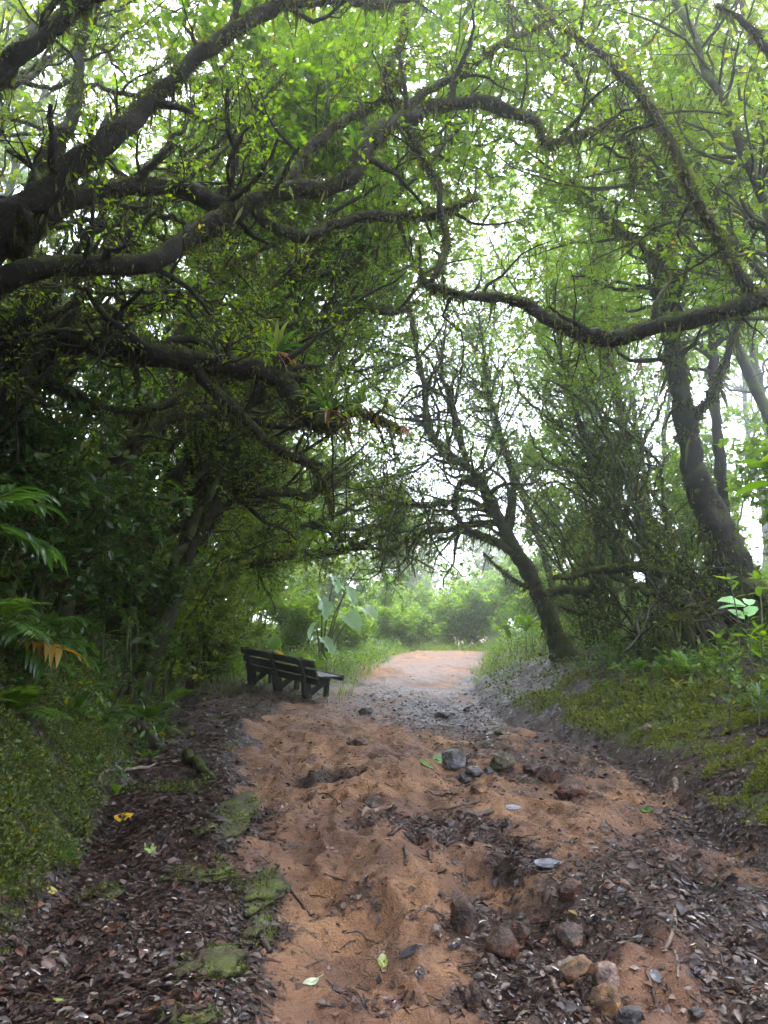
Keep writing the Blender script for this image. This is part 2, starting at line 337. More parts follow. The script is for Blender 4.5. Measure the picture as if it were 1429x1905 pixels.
# ------------------------------------------------------------------ terrain
BL, BR_ = P(468, 1273, 14.5), P(570, 1299, 13.3)        # feet of the bench
def xfoot_l(y): return np.interp(y, [0, 2.5, 4.6, 7, 10, 14, 18, 22, 26, 34, 60], [-1.25, -1.4, -1.72, -2.35, -3.05, -4.0, -3.6, -2.9, -2.4, -4.0, -8])
def xfoot_r(y): return np.interp(y, [0, 3, 4.4, 7.7, 10, 12, 14, 18, 24, 30, 40, 60], [2.0, 2.1, 2.28, 2.6, 2.2, 1.8, 1.75, 2.2, 3.3, 4.3, 8, 14])
def xclay_l(y): return np.interp(y, [0, 2.7, 4.6, 6.9, 9, 11, 13, 15, 24, 30], [-.2, -.42, -.72, -1.25, -1.7, -1.8, -1.2, -.75, .3, 1.6])
def gh(x, y, detail=True):
    x = np.asarray(x, float); y = np.asarray(y, float)
    base = .30 * ss(12, 25, y) - .035 * np.maximum(y - 27, 0) * (y < 60) - .035 * 33 * (y >= 60)
    w1 = (fbm(x * .9, y * .9, 3, 3) - .5) * .35
    tl = np.maximum(xfoot_l(y) + w1 - x, 0); fade = 1 - .55 * ss(12, 20, y)
    h = base + fade * (1.45 * (1 - np.exp(-(tl / .75)**1.5)) + .22 * np.minimum(tl, 12))
    h = h + .10 * ss(.12, -.30, x - xclay_l(y)) * ss(30, 16, y)                # verge above the worn clay
    tr = np.maximum(x - xfoot_r(y) - w1 * .8, 0)
    h = h + 5.5 * (1 - np.exp(-.40 * tr / 5.5)) + .14 * (1 - np.exp(-tr / .18))
    inp = ss(0, .4, x - xclay_l(y)) * ss(0, .4, xfoot_r(y) - x)
    gx = .62 + .28 * np.sin(y * .75 + .4) + .12 * np.sin(y * 1.9)               # the washed-out gully
    h = h - .10 * inp * np.exp(-((x - gx) / .26)**2) * ss(11, 7, y)
    h = h + .07 * inp * np.exp(-((x + .15 - .05 * y) / .35)**2) * ss(3.6, 5.5, y) * ss(12, 8, y)
    h = h - .05 * inp * np.exp(-((x + .25 + .1 * (y - 3)) / .35)**2) * ss(7, 4, y)
    h = h + (fbm(x * .8, y * .55, 21, 4) - .5) * .26 * (1 - .4 * ss(14, 25, y))
    if detail:
        r = 1 - np.abs(fbm(x * 2.6 + y * .3, y * 1.7, 31, 4) * 2 - 1)
        h = h + (r - .8) * .22 * inp * ss(14, 8, y)
        h = h + (fbm(x * 7, y * 7, 41, 4, .6) - .5) * .06 + (.5 - np.abs(fbm(x * 13 + 3 * fbm(x, y, 5, 2), y * 10, 43, 3) - .5)) * .035 * ss(12, 7, y)
        h = h + (fbm(x * 2.2, y * 2.2, 51, 3) - .5) * .16 * (1 - inp)
    # level seat for the bench
    ax = BR_ - BL; ax = ax / np.linalg.norm(ax[:2]); s = (x - BL[0]) * ax[0] + (y - BL[1]) * ax[1]; o = (x - BL[0]) * -ax[1] + (y - BL[1]) * ax[0]
    pl = BL[2] + ax[2] * np.clip(s, -.5, 2.2); k = ss(1.1, .4, np.abs(o - .2)) * ss(1.5, .9, np.abs(s - .85))
    return h * (1 - k) + pl * k
def G(px, py, dmin=1.6, dmax=80):
    """the point of the ground seen at a pixel of the photograph"""
    r = ray(px, py); d = np.geomspace(dmin, dmax, 900); p = CAM + r * (d / r[1])[:, None]
    b = p[:, 2] < gh(p[:, 0], p[:, 1]); i = int(np.argmax(b)) if b.any() else 899
    q = p[i]; return np.array([q[0], q[1], float(gh(q[0], q[1]))])
LIT = [(1060, 1700, 220, 85, 1), (1000, 1850, 150, 80, .9), (830, 1335, 120, 42, .8), (600, 1452, 75, 20, .9), (830, 1545, 130, 34, .9),
       (1350, 1700, 120, 110, 1), (1320, 1560, 90, 60, .8), (1200, 1440, 120, 30, .7), (980, 1400, 190, 40, .6), (560, 1640, 40, 30, .4), (700, 1660, 60, 14, .6),
       (960, 1590, 60, 30, .9), (640, 1690, 60, 16, .5), (700, 1880, 90, 30, .5), (1050, 1480, 90, 18, .6), (720, 1290, 110, 25, .5), (1240, 1620, 60, 30, .7), (900, 1880, 90, 50, .9)]
LITW = []
for (a, b, c, d, s) in LIT:
    p = G(a, b); q = G(a + c, b); r0 = G(a, b - d); LITW.append((p[0], p[1], abs(q[0] - p[0]), max(abs(r0[1] - p[1]), .12), s))
def zones(x, y):
    n1 = fbm(x * 1.7, y * 1.7, 61, 4); n2 = fbm(x * 6, y * 6, 71, 3)
    lit = np.zeros_like(x)
    for (a, b, c, d, s) in LITW: lit = np.maximum(lit, s * np.exp(-(((x - a) / c)**2 + ((y - b) / d)**2)**1.5 * .8))
    verge = ss(.1, -.18, x - xclay_l(y) - (n1 - .5) * .7); edge = ss(-.45, 0, x - xfoot_r(y) + (n1 - .5) * .8)
    lit = np.maximum(lit, np.maximum(verge, edge) * .95)
    lit = np.clip(lit + (n2 - .5) * .9 + (n1 - .5) * .6 * (lit > .05), 0, 1)
    bl = ss(-.05, .25, xfoot_l(y) - x); br = ss(.0, .35, x - xfoot_r(y))
    moss = np.maximum(bl, br * ss(.44, .55, n1 * .7 + .3 * fbm(x * 4, y * 4, 63, 3) + .09 * ss(9.5, 7, y) + .04 * ss(.8, .1, x - xfoot_r(y))) * ss(20, 10, x))
    mv = verge * ss(.66, .76, fbm(x * 1.9, y * 1.9, 83, 4)) * .62
    far = ss(16, 22, y) * np.maximum(ss(.3, -.2, x - xclay_l(y)), ss(-.1, .5, x - xfoot_r(y)))
    moss = np.clip(np.maximum(np.maximum(moss, mv), far), 0, 1)
    wet = np.clip(.25 + (fbm(x * 1.1, y * .9, 91, 3) - .5) * 2 + .5 * lit + .3 * np.exp(-((x - 1.0) / .8)**2) * ss(9, 12, y) * ss(20, 14, y), 0, 1)
    return lit, moss, wet
def gaxis(lo, hi, step, far, nf):
    c = np.arange(lo, hi, step); e = np.geomspace(step, far, nf); return np.r_[(lo - np.cumsum(e))[::-1], c, hi + np.cumsum(e)]
xs = gaxis(-2.6, 3.4, .017, 8.0, 60)
ys = np.r_[-np.geomspace(.3, 70, 24)[::-1], np.arange(0, 1.8, .1), np.arange(1.8, 6.5, .017), np.arange(6.5, 12, .04), np.arange(12, 30, .10), 30 + np.cumsum(np.geomspace(.12, 7, 45))]
X, Y = np.meshgrid(xs, ys); Z = gh(X, Y)
g = Geo(); nx, ny = len(xs), len(ys)
ii, jj = np.meshgrid(np.arange(nx - 1), np.arange(ny - 1)); a = jj * nx + ii
g.add(np.stack([X, Y, Z], -1), np.stack([a, a + 1, a + nx + 1, a + nx], -1).reshape(-1, 4))
ground = part('ground', g, M['ground']); ground['kind'] = 'structure'
lit, mos, wet = zones(X, Y)
ca = ground.data.color_attributes.new('zone', 'FLOAT_COLOR', 'POINT')
ca.data.foreach_set('color', np.stack([lit, mos, wet, np.ones_like(lit)], -1).astype(np.float32).ravel())
def gnorm(x, y, e=.04):
    return norm(np.stack([-(gh(x + e, y) - gh(x - e, y)) / (2 * e), -(gh(x, y + e) - gh(x, y - e)) / (2 * e), np.ones_like(x)], -1))
def gp(x, y, dz=0): return np.array([x, y, float(gh(x, y)) + dz])

# ------------------------------------------------------------------ haze
EXT = max(abs(xs[0]), xs[-1], abs(ys[0]), ys[-1]) + 2
def make_haze():
    m, n, out = newmat('mist'); v = n.nodes.new('ShaderNodeVolumePrincipled')
    v.inputs['Color'].default_value = (.95, .97, 1, 1); v.inputs['Density'].default_value = HAZE; v.inputs['Anisotropy'].default_value = .9
    n.links.new(v.outputs[0], out.inputs['Volume'])
    g = Geo(); e = EXT; z0, z1 = float(Z.min()) - 1, 24
    c = np.array([[x, y, z] for z in (z0, z1) for x, y in ((-e, -e), (e, -e), (e, e), (-e, e))])
    g.add(c, [[3, 2, 1, 0], [4, 5, 6, 7], [0, 1, 5, 4], [1, 2, 6, 5], [2, 3, 7, 6], [3, 0, 4, 7]])
    o = part('haze', g, m, smooth=False); o['kind'] = 'stuff'; o['label'] = 'pale mist filling the forest'
if HAZE > 0: make_haze()

# ------------------------------------------------------------------ bench
def beam(g, p0, p1, w_, t, side, ch=.006):
    """board from p0 to p1; w_ across 'side', t the other way"""
    p0, p1, side = (np.asarray(v, float) for v in (p0, p1, side)); d = norm(p1 - p0); s = norm(side - d * (side @ d)); n = np.cross(d, s)
    sec = [(-w_/2+ch, -t/2), (w_/2-ch, -t/2), (w_/2, -t/2+ch), (w_/2, t/2-ch), (w_/2-ch, t/2), (-w_/2+ch, t/2), (-w_/2, t/2-ch), (-w_/2, -t/2+ch)]
    V = [p + s * a + n * b for p in (p0, p1) for a, b in sec]
    g.add(V, [[k, (k + 1) % 8, 8 + (k + 1) % 8, 8 + k] for k in range(8)])
    b0 = g.n - 16
    for o_ in (0, 8):
        for q in ((0, 1, 2, 3), (0, 3, 4, 7), (4, 5, 6, 7)): g.F[4].append(np.array([[b0 + o_ + v for v in q]]))
def make_bench():
    mat = simple('dark_plastic_board', [(.35, (.005, .006, .008)), (.7, (.014, .016, .018))], 25, .5, .5, .006)
    ax = norm(BR_ - BL); fz = norm(np.cross(np.array([0, 0, 1.]), ax)); upv = np.cross(ax, fz)
    A = lambda x, y, z: BL + ax * x + fz * y + upv * z
    root = thing('park_bench', 'dark slatted park bench seen from behind at the left edge of the path', 'bench', BL)
    L = float(np.linalg.norm(BR_ - BL))
    for k, x in enumerate((0, L * .49, L)):
        g = Geo()
        beam(g, A(x, .03, -.06), A(x, -.05, .36), .17, .075, fz); beam(g, A(x, -.045, .34), A(x, -.20, .70), .105, .075, fz)
        beam(g, A(x + .002, -.05, .31), A(x + .002, .50, .335), .10, .07, upv); beam(g, A(x - .002, .06, .06), A(x - .002, .42, .28), .09, .068, upv)
        beam(g, A(x, .44, -.08), A(x, .44, .29), .085, .073, fz)
        part('side_frame', g, mat, root, False)
    for k in range(3):
        h = .63 - k * .155; y = -.155 + k * .066; g = Geo()
        beam(g, A(-.18, y, h), A(L + .34, y, h), .128, .035, A(0, -.39, 1) - BL)
        part('back_board', g, mat, root, False)
    for k in range(3):
        g = Geo(); beam(g, A(-.18, .10 + k * .155, .395 + (k < 2) * .002), A(L + .34, .10 + k * .155, .395 - .006 * k), .135, .035, fz)
        part('seat_board', g, mat, root, False)
    g = Geo(); beam(g, A(-.18, .522, .365), A(L + .34, .522, .365), .095, .03, upv); part('front_board', g, mat, root, False)
make_bench()

# ------------------------------------------------------------------ trees
def tree(name, label, cat, limbs, base=None, group=None, n1=60, n2=300, n3=1200, L1=(.5, 1.4), L2=(.3, .8), L3=(.12, .35), M_=7, leaf=(.05, .09), wid=.5, T=T2,
         lm='leaf', bm='bark', mf=0, hang=0, up=.25, bias=(0, 0, 0), spread=.75, sides=9, bmp=.12, t0=.2, msize=(.012, .035), wig=.28, twig=None, mossm='moss', grav=0, sl=None, thin=.8):
    q0 = limbs[0]; base = q0[0, :3] if base is None else base
    root = thing(name, label, cat, base, group); gm = Geo()
    tot = sum(np.linalg.norm(np.diff(q[:, :3], axis=0), axis=1).sum() for q in limbs)
    for k, q in enumerate(limbs):
        g = Geo(); tubes(g, q[:, :3], q[:, 3] * thin, sides, bmp, True)
        part('trunk' if k == 0 else 'limb', g, M[bm], root)
        if mf:
            l = np.linalg.norm(np.diff(q[:, :3], axis=0), axis=1).sum(); fuzz(gm, q * [1, 1, 1, thin], int(mf * l / tot) + 1, msize, .35); fuzz(gm, q * [1, 1, 1, thin], int(mf * .10 * l / tot) + 1, (msize[1] * 1.2, msize[1] * 4), 3.5, wid=.11)
    src = limbs if sl is None else [limbs[i] for i in sl]
    S = np.stack([rs(q) for q in src]); P0, R0 = S[..., :3], S[..., 3]; gt = Geo(); gl = Geo()
    if n1:
        P1, R1 = spawn(P0, R0, n1, L1, 6, spread, up, bias, t0, wig=wig, rmax=.05, grav=grav); tubes(gt, P1, R1, 5, .1)
        P2, R2 = spawn(P1, R1, n2, L2, 5, spread, up, bias, .15, wig=wig, grav=grav); tubes(gt, P2, R2, 4)
        PL = [P2]
        if n3:
            P3, R3 = spawn(P2, R2, n3, L3, 3, .8, up * .5, (0, 0, 0), .1, wig=wig, rmin=.0018); tubes(gt, P3, R3, 3); PL.append(P3)
        part('twigs', gt, M[twig or bm], root)
        if M_:
            leaf_on(gl, PL[-1], M_, leaf, wid, T); part('crown', gl, M[lm], root)
        if hang:
            hangers(gm, P1, hang, (.03, .14)); hangers(gm, P2, hang, (.02, .08))
    if gm.n: part('moss', gm, M[mossm], root, kind='stuff')
    return root
def trunk(x, y, H, lean=(0, 0), r=.12, top=.3, wig=.05, n=6, z0=-.15):
    b = gp(x, y, z0); rows = []
    for k in range(n):
        t = k / (n - 1); rows.append([b[0] + lean[0] * t**1.4 + rng.normal() * wig * H * .25 * (k > 0), b[1] + lean[1] * t**1.4 + rng.normal() * wig * H * .25 * (k > 0), b[2] + H * t, r * (1 - t * (1 - top)) * (1.45 if k == 0 else 1)])
    return limb_w(rows)
def sublimbs(q, n, L, up=.5, bias=(0, 0, 0), t0=.35, r=.5, spread=.8):
    S = rs(q)[None]; Pp, Rr = spawn(S[..., :3], S[..., 3], n, L, 7, spread, up, bias, t0, rk=r, wig=.22)
    return [cr(np.c_[Pp[i], Rr[i]], 18) for i in range(n)]

# ---- the big mossy trees whose limbs cross the picture
def fan_limbs(n, x0, y0, x1, y1, dep, w0, w1, bow=60):
    out = []
    for k in range(n):
        a = np.array([U(*x0), U(*y0)]); b = np.array([U(*x1), U(*y1)]); d = U(*dep); m = (a + b) / 2 + [-bow * U(-.2, 1) * np.sign(b[0] - a[0]), -bow * U(0, 1)]; w_ = U(*w0)
        q1, q2 = (a + m) / 2 + rng.normal(size=2) * 14, (m + b) / 2 + rng.normal(size=2) * 18 - [0, bow * .2]
        out.append(limb_px([(*a, d, w_), (*q1, d + .15, w_ * .85), (*m, d + .35, w_ * .7), (*q2, d + .6, w_ * .55), (*b, d + .9, w1)], .03))
    return out
def near_trees():
    # left tree A: trunk just outside, limbs over the path
    tA = limb_px([(-230, 1330, 4.9, 170), (-190, 1000, 4.9, 130), (-150, 700, 4.9, 110), (-60, 500, 4.8, 84), (50, 390, 4.7, 62), (140, 310, 4.7, 50), (205, 255, 4.7, 44), (290, 175, 4.8, 38), (395, 85, 4.9, 34), (490, 22, 5, 30), (600, -5, 5.2, 30), (720, 5, 5.5, 22), (840, -40, 5.8, 14)])
    a1 = limb_px([(-80, 560, 4.8, 60), (-70, 300, 4.6, 50), (-10, 150, 4.4, 42), (90, 60, 4.3, 36), (190, -20, 4.3, 36), (260, -120, 4.3, 28)])
    a2 = limb_px([(40, 420, 4.7, 80), (110, 380, 4.8, 55), (200, 352, 5, 42), (300, 348, 5.2, 40), (370, 360, 5.3, 42), (430, 385, 5.4, 38)])
    a3 = limb_px([(-110, 620, 4.9, 70), (0, 530, 4.8, 52), (60, 505, 4.8, 46), (130, 498, 4.9, 42), (270, 490, 5, 42), (370, 432, 5.2, 46), (470, 375, 5.4, 44), (540, 355, 5.5, 38), (610, 350, 5.6, 36), (655, 325, 5.6, 40), (680, 275, 5.7, 40), (705, 245, 5.8, 42), (750, 225, 5.9, 34), (800, 200, 6, 28), (860, 192, 6.1, 26), (905, 190, 6.1, 27), (950, 212, 6.2, 26), (1000, 228, 6.3, 18), (1015, 270, 6.3, 17), (1060, 258, 6.4, 17), (1110, 240, 6.5, 15), (1160, 246, 6.5, 16), (1178, 285, 6.5, 15), (1178, 345, 6.5, 7)], .008)
    a4 = limb_px([(742, 222, 5.9, 28), (790, 175, 6, 18), (870, 125, 6.1, 14), (940, 80, 6.2, 13), (1015, 42, 6.3, 9)])
    a5 = limb_px([(465, 385, 5.4, 22), (510, 420, 5.5, 26), (560, 437, 5.6, 28), (620, 418, 5.7, 26), (680, 402, 5.8, 25), (750, 402, 5.9, 21), (810, 402, 6, 22), (850, 382, 6, 18), (890, 370, 6.1, 8)])
    a6 = limb_px([(1015, 270, 6.3, 12), (1090, 245, 6.4, 12), (1160, 230, 6.5, 10), (1230, 205, 6.6, 7)])
    a7 = limb_px([(545, 345, 5.5, 26), (570, 290, 5.6, 24), (610, 245, 5.7, 20), (660, 215, 5.9, 18), (715, 180, 6.1, 14), (760, 120, 6.3, 9)])
    a8 = limb_px([(20, 470, 4.8, 60), (90, 300, 5, 40), (140, 200, 5.2, 26), (150, 60, 5.4, 18), (175, -60, 5.6, 12)])
    tree('mossy_tree', 'huge black mossy tree at the left edge with a limb snaking across the top', 'tree', [tA, a1, a2, a3, a4, a5, a6, a7, a8], thin=.9, mf=52000, n1=90, n2=330, n3=900, M_=5,
         L1=(.3, .9), L2=(.2, .5), L3=(.1, .25), leaf=(.03, .06), wid=.45, hang=2600, up=.5, sides=14, bmp=.16, lm='leaf_b', t0=.05, msize=(.012, .034), mossm='moss')
    # left tree B, one big limb that dips to the bromeliads
    ls = fan_limbs(23, (-90, 60), (100, 950), (230, 560), (60, 760), (5.2, 7), (12, 24), 4, 60)
    tree('mossy_tree', 'dark tree at the left edge sending thin crooked mossy limbs between the thick ones', 'tree', ls, mf=26000, n1=120, n2=520, n3=1300, M_=4, L1=(.25, .8), L2=(.15, .5), L3=(.08, .25), leaf=(.03, .06), hang=6000, up=.25, bias=(.1, 0, 0), lm='leaf', bm='bark', sides=9, t0=.05)
    b0 = limb_px([(-240, 1400, 6.0, 170), (-200, 1000, 6, 130), (-120, 800, 5.9, 110), (0, 672, 5.8, 84), (100, 638, 5.8, 66), (180, 632, 5.8, 60), (260, 648, 5.8, 52), (340, 668, 5.8, 50), (430, 682, 5.9, 44), (500, 692, 5.9, 42), (535, 718, 6, 44), (560, 762, 6, 44), (600, 792, 6.0, 36), (650, 770, 6.1, 18), (700, 778, 6.2, 17), (745, 800, 6.3, 13)], .008)
    b1 = limb_px([(360, 680, 5.8, 30), (400, 730, 5.8, 26), (450, 775, 5.9, 24), (510, 835, 5.9, 20), (560, 858, 6, 17), (605, 866, 6, 12)])
    b2 = limb_px([(575, 860, 6, 12), (600, 895, 6, 9), (612, 930, 6, 6), (620, 965, 6, 3)])
    b3 = limb_px([(-60, 760, 5.9, 60), (60, 700, 6.1, 44), (140, 740, 6.3, 30), (230, 770, 6.5, 22), (330, 745, 6.8, 16), (400, 700, 7, 8)])
    b4 = limb_px([(-80, 640, 5.9, 60), (30, 590, 6, 44), (120, 600, 6.2, 34), (230, 575, 6.5, 28), (330, 560, 6.8, 22), (420, 500, 7.1, 14), (480, 470, 7.3, 8)])
    b5 = limb_px([(510, 700, 5.9, 16), (560, 705, 6, 15), (605, 745, 6, 15), (625, 775, 6, 14)])
    tree('mossy_tree', 'thick dark mossy tree left of the path whose lowest limb sags under bromeliads', 'tree', [b0, b1, b2, b3, b4, b5], thin=.9, mf=34000, n1=60, n2=240, n3=700, M_=5,
         L1=(.3, .9), L2=(.2, .5), L3=(.1, .25), leaf=(.03, .06), wid=.45, hang=2200, up=.2, sides=14, bmp=.16, lm='leaf', t0=.05)
    # right tree C: bare leaning limbs that enter from the right edge
    c0 = limb_px([(1800, 1230, 5.2, 150), (1740, 900, 5.2, 110), (1640, 700, 5.2, 80), (1530, 590, 5.2, 60), (1440, 553, 5.2, 44), (1380, 572, 5.2, 38), (1300, 592, 5.3, 34), (1220, 606, 5.4, 32), (1140, 630, 5.4, 32), (1070, 618, 5.5, 30), (1020, 592, 5.5, 26), (960, 558, 5.6, 20), (900, 553, 5.7, 17), (850, 548, 5.7, 15), (805, 533, 5.7, 15), (782, 520, 5.7, 8)], .006)
    c1 = limb_px([(1405, 560, 5.2, 30), (1375, 510, 5.2, 22), (1335, 440, 5.3, 20), (1290, 360, 5.3, 20), (1240, 250, 5.4, 20), (1190, 175, 5.5, 19), (1130, 110, 5.6, 16), (1060, 60, 5.7, 13), (1010, 15, 5.8, 10), (980, -60, 5.9, 6)], .006)
    c2 = limb_px([(803, 528, 5.7, 13), (815, 500, 5.7, 12), (830, 455, 5.8, 13), (822, 400, 5.8, 13), (815, 345, 5.8, 14), (790, 300, 5.9, 14), (762, 240, 5.9, 14), (735, 190, 6, 9), (715, 140, 6, 7), (745, 80, 6.1, 8), (752, 20, 6.2, 7), (760, -60, 6.3, 5)], .006)
    c3 = limb_px([(783, 520, 5.7, 6), (783, 490, 5.7, 5), (780, 455, 5.7, 4)])
    c4 = limb_px([(1540, 600, 5.2, 40), (1500, 400, 5, 30), (1480, 200, 4.9, 22), (1400, 60, 4.8, 14), (1330, 10, 4.8, 8)])
    tree('mossy_tree', 'dark tree at the right edge sending two long bare mossy limbs across in a loop', 'tree', [c0, c1, c2, c3, c4], thin=1.0, mf=22000, n1=46, n2=170, n3=420, M_=4,
         L1=(.25, .8), L2=(.2, .5), L3=(.1, .25), leaf=(.03, .06), wid=.4, hang=1000, up=.1, sides=12, bmp=.13, lm='leaf', t0=.05, spread=.9)
    # fan of mossy limbs lower left
    f0 = limb_px([(40, 1180, 7.4, 80), (110, 960, 7.4, 56), (180, 875, 7.5, 46), (270, 800, 7.6, 44), (340, 740, 7.8, 40), (400, 640, 8.1, 30), (470, 560, 8.4, 24), (540, 505, 8.7, 20), (610, 480, 9, 18), (690, 455, 9.3, 10)])
    f1 = limb_px([(300, 780, 7.7, 34), (380, 765, 7.8, 36), (450, 770, 8, 36), (540, 790, 8.2, 34), (600, 770, 8.4, 20), (680, 740, 8.6, 10)])
    f2 = limb_px([(350, 730, 7.9, 26), (420, 690, 8.1, 22), (500, 610, 8.4, 20), (570, 600, 8.6, 18), (640, 575, 8.8, 19), (680, 572, 9, 17), (730, 580, 9.2, 16), (780, 560, 9.4, 8)])
    f3 = limb_px([(640, 578, 8.8, 12), (690, 530, 9, 11), (730, 480, 9.2, 10), (770, 445, 9.4, 7)])
    f4 = limb_px([(420, 610, 8.2, 20), (480, 545, 8.5, 20), (560, 515, 8.8, 18), (620, 505, 9, 16), (700, 470, 9.2, 8)])
    tree('mossy_tree', 'mossy tree on the left bank fanning up behind the nearer limbs', 'tree', [f0, f1, f2, f3, f4], mf=24000, n1=90, n2=420, n3=1500, M_=6,
         L1=(.4, 1.3), L2=(.2, .7), L3=(.1, .3), leaf=(.03, .07), wid=.5, hang=3500, up=.4, bias=(.25, 0, 0), sides=10, lm='leaf_b', bm='bark_m', t0=.15)
    h0 = limb_px([(210, 1180, 9.6, 60), (260, 1020, 9.6, 44), (300, 960, 9.7, 34), (380, 890, 9.9, 26), (450, 820, 10.2, 22), (540, 700, 10.6, 20), (600, 640, 11, 15), (680, 560, 11.4, 10)])
    h1 = limb_px([(270, 1000, 9.6, 30), (360, 970, 9.8, 28), (440, 925, 10, 26), (520, 915, 10.2, 24), (580, 925, 10.4, 17), (590, 880, 10.6, 10)])
    h2 = limb_px([(230, 1100, 9.6, 30), (230, 900, 9.8, 26), (260, 760, 10, 22), (330, 620, 10.4, 18), (420, 480, 10.8, 14), (520, 380, 11.2, 8)])
    h3 = limb_px([(250, 1050, 9.6, 26), (330, 880, 10, 20), (400, 740, 10.4, 16), (440, 600, 10.8, 14), (470, 480, 11, 8)])
    tree('mossy_tree', 'slender dark tree on the left bank with a level limb reaching toward the hanging roots', 'tree', [h0, h1, h2, h3], mf=14000, n1=110, n2=600, n3=2400, M_=7,
         L1=(.4, 1.4), L2=(.25, .8), L3=(.1, .35), leaf=(.04, .08), wid=.5, hang=4000, up=.3, bias=(.3, 0, 0), sides=9, lm='leaf', bm='bark_m')
    for lab, d0, n in (('mossy thicket of arching stems filling the dark middle left', 8.6, 12), ('finer mossy thicket behind the arching stems at the middle left', 11, 14)):
        ls = fan_limbs(n, (0, 330), (1000, 1160), (400, 770), (430, 740), (d0, d0 + 1.5), (14, 26), 5, 90)
        tree('mossy_thicket', lab, 'thicket', ls, group='thickets along the left bank', mf=16000, n1=150, n2=700, n3=1800, M_=4, L1=(.4, 1.4), L2=(.25, .8), L3=(.1, .35), leaf=(.05, .09), hang=6000, up=.3, bias=(.2, 0, 0), lm='leaf_b', bm='bark_m', sides=8)
    ls = fan_limbs(18, (1090, 1290), (1020, 1110), (900, 1230), (640, 900), (11.2, 13), (7, 14), 3, 40)
    tree('mossy_thicket', 'fan of fine mossy stems under the slim reddish trunk', 'thicket', ls, group='thickets along the right bank', mf=9000, n1=130, n2=600, n3=900, M_=2, L1=(.4, 1.1), L2=(.2, .6), L3=(.1, .3), leaf=(.05, .08), hang=9000, up=.15, bias=(-.15, 0, 0), lm='leaf_b', bm='bark_m', sides=7, msize=(.015, .04))
    k0 = limb_px([(300, 1250, 15.5, 46), (340, 1150, 15.4, 30), (430, 1066, 15.2, 20), (520, 1038, 15, 17), (640, 1024, 14.8, 14), (700, 1000, 14.6, 10), (770, 985, 14.4, 5)])
    k1 = limb_px([(345, 1140, 15.4, 24), (430, 1010, 15.2, 17), (540, 985, 15, 14), (640, 950, 14.8, 11), (740, 880, 14.6, 7), (800, 860, 14.4, 4)])
    k2 = limb_px([(350, 1130, 15.4, 22), (400, 950, 15.5, 16), (500, 830, 15.5, 12), (620, 760, 15.4, 9), (720, 700, 15.2, 5)])
    k3 = limb_px([(620, 1026, 14.8, 9), (690, 1020, 14.7, 8), (770, 1040, 14.6, 5), (810, 1060, 14.5, 3)])
    k4 = limb_px([(560, 975, 15, 10), (660, 985, 14.9, 8), (760, 960, 14.7, 6), (860, 955, 14.5, 3)])
    tree('arching_tree', 'mossy tree behind the bench arching to the right over the tunnel mouth', 'tree', [k0, k1, k2, k3, k4], mf=5000, n1=130, n2=800, n3=3600, M_=6, t0=.25,
         L1=(.5, 1.5), L2=(.3, .8), L3=(.12, .35), leaf=(.06, .10), hang=6000, up=.18, bias=(.15, 0, 0), lm='leaf_b', bm='bark_m', msize=(.02, .05))
near_trees()

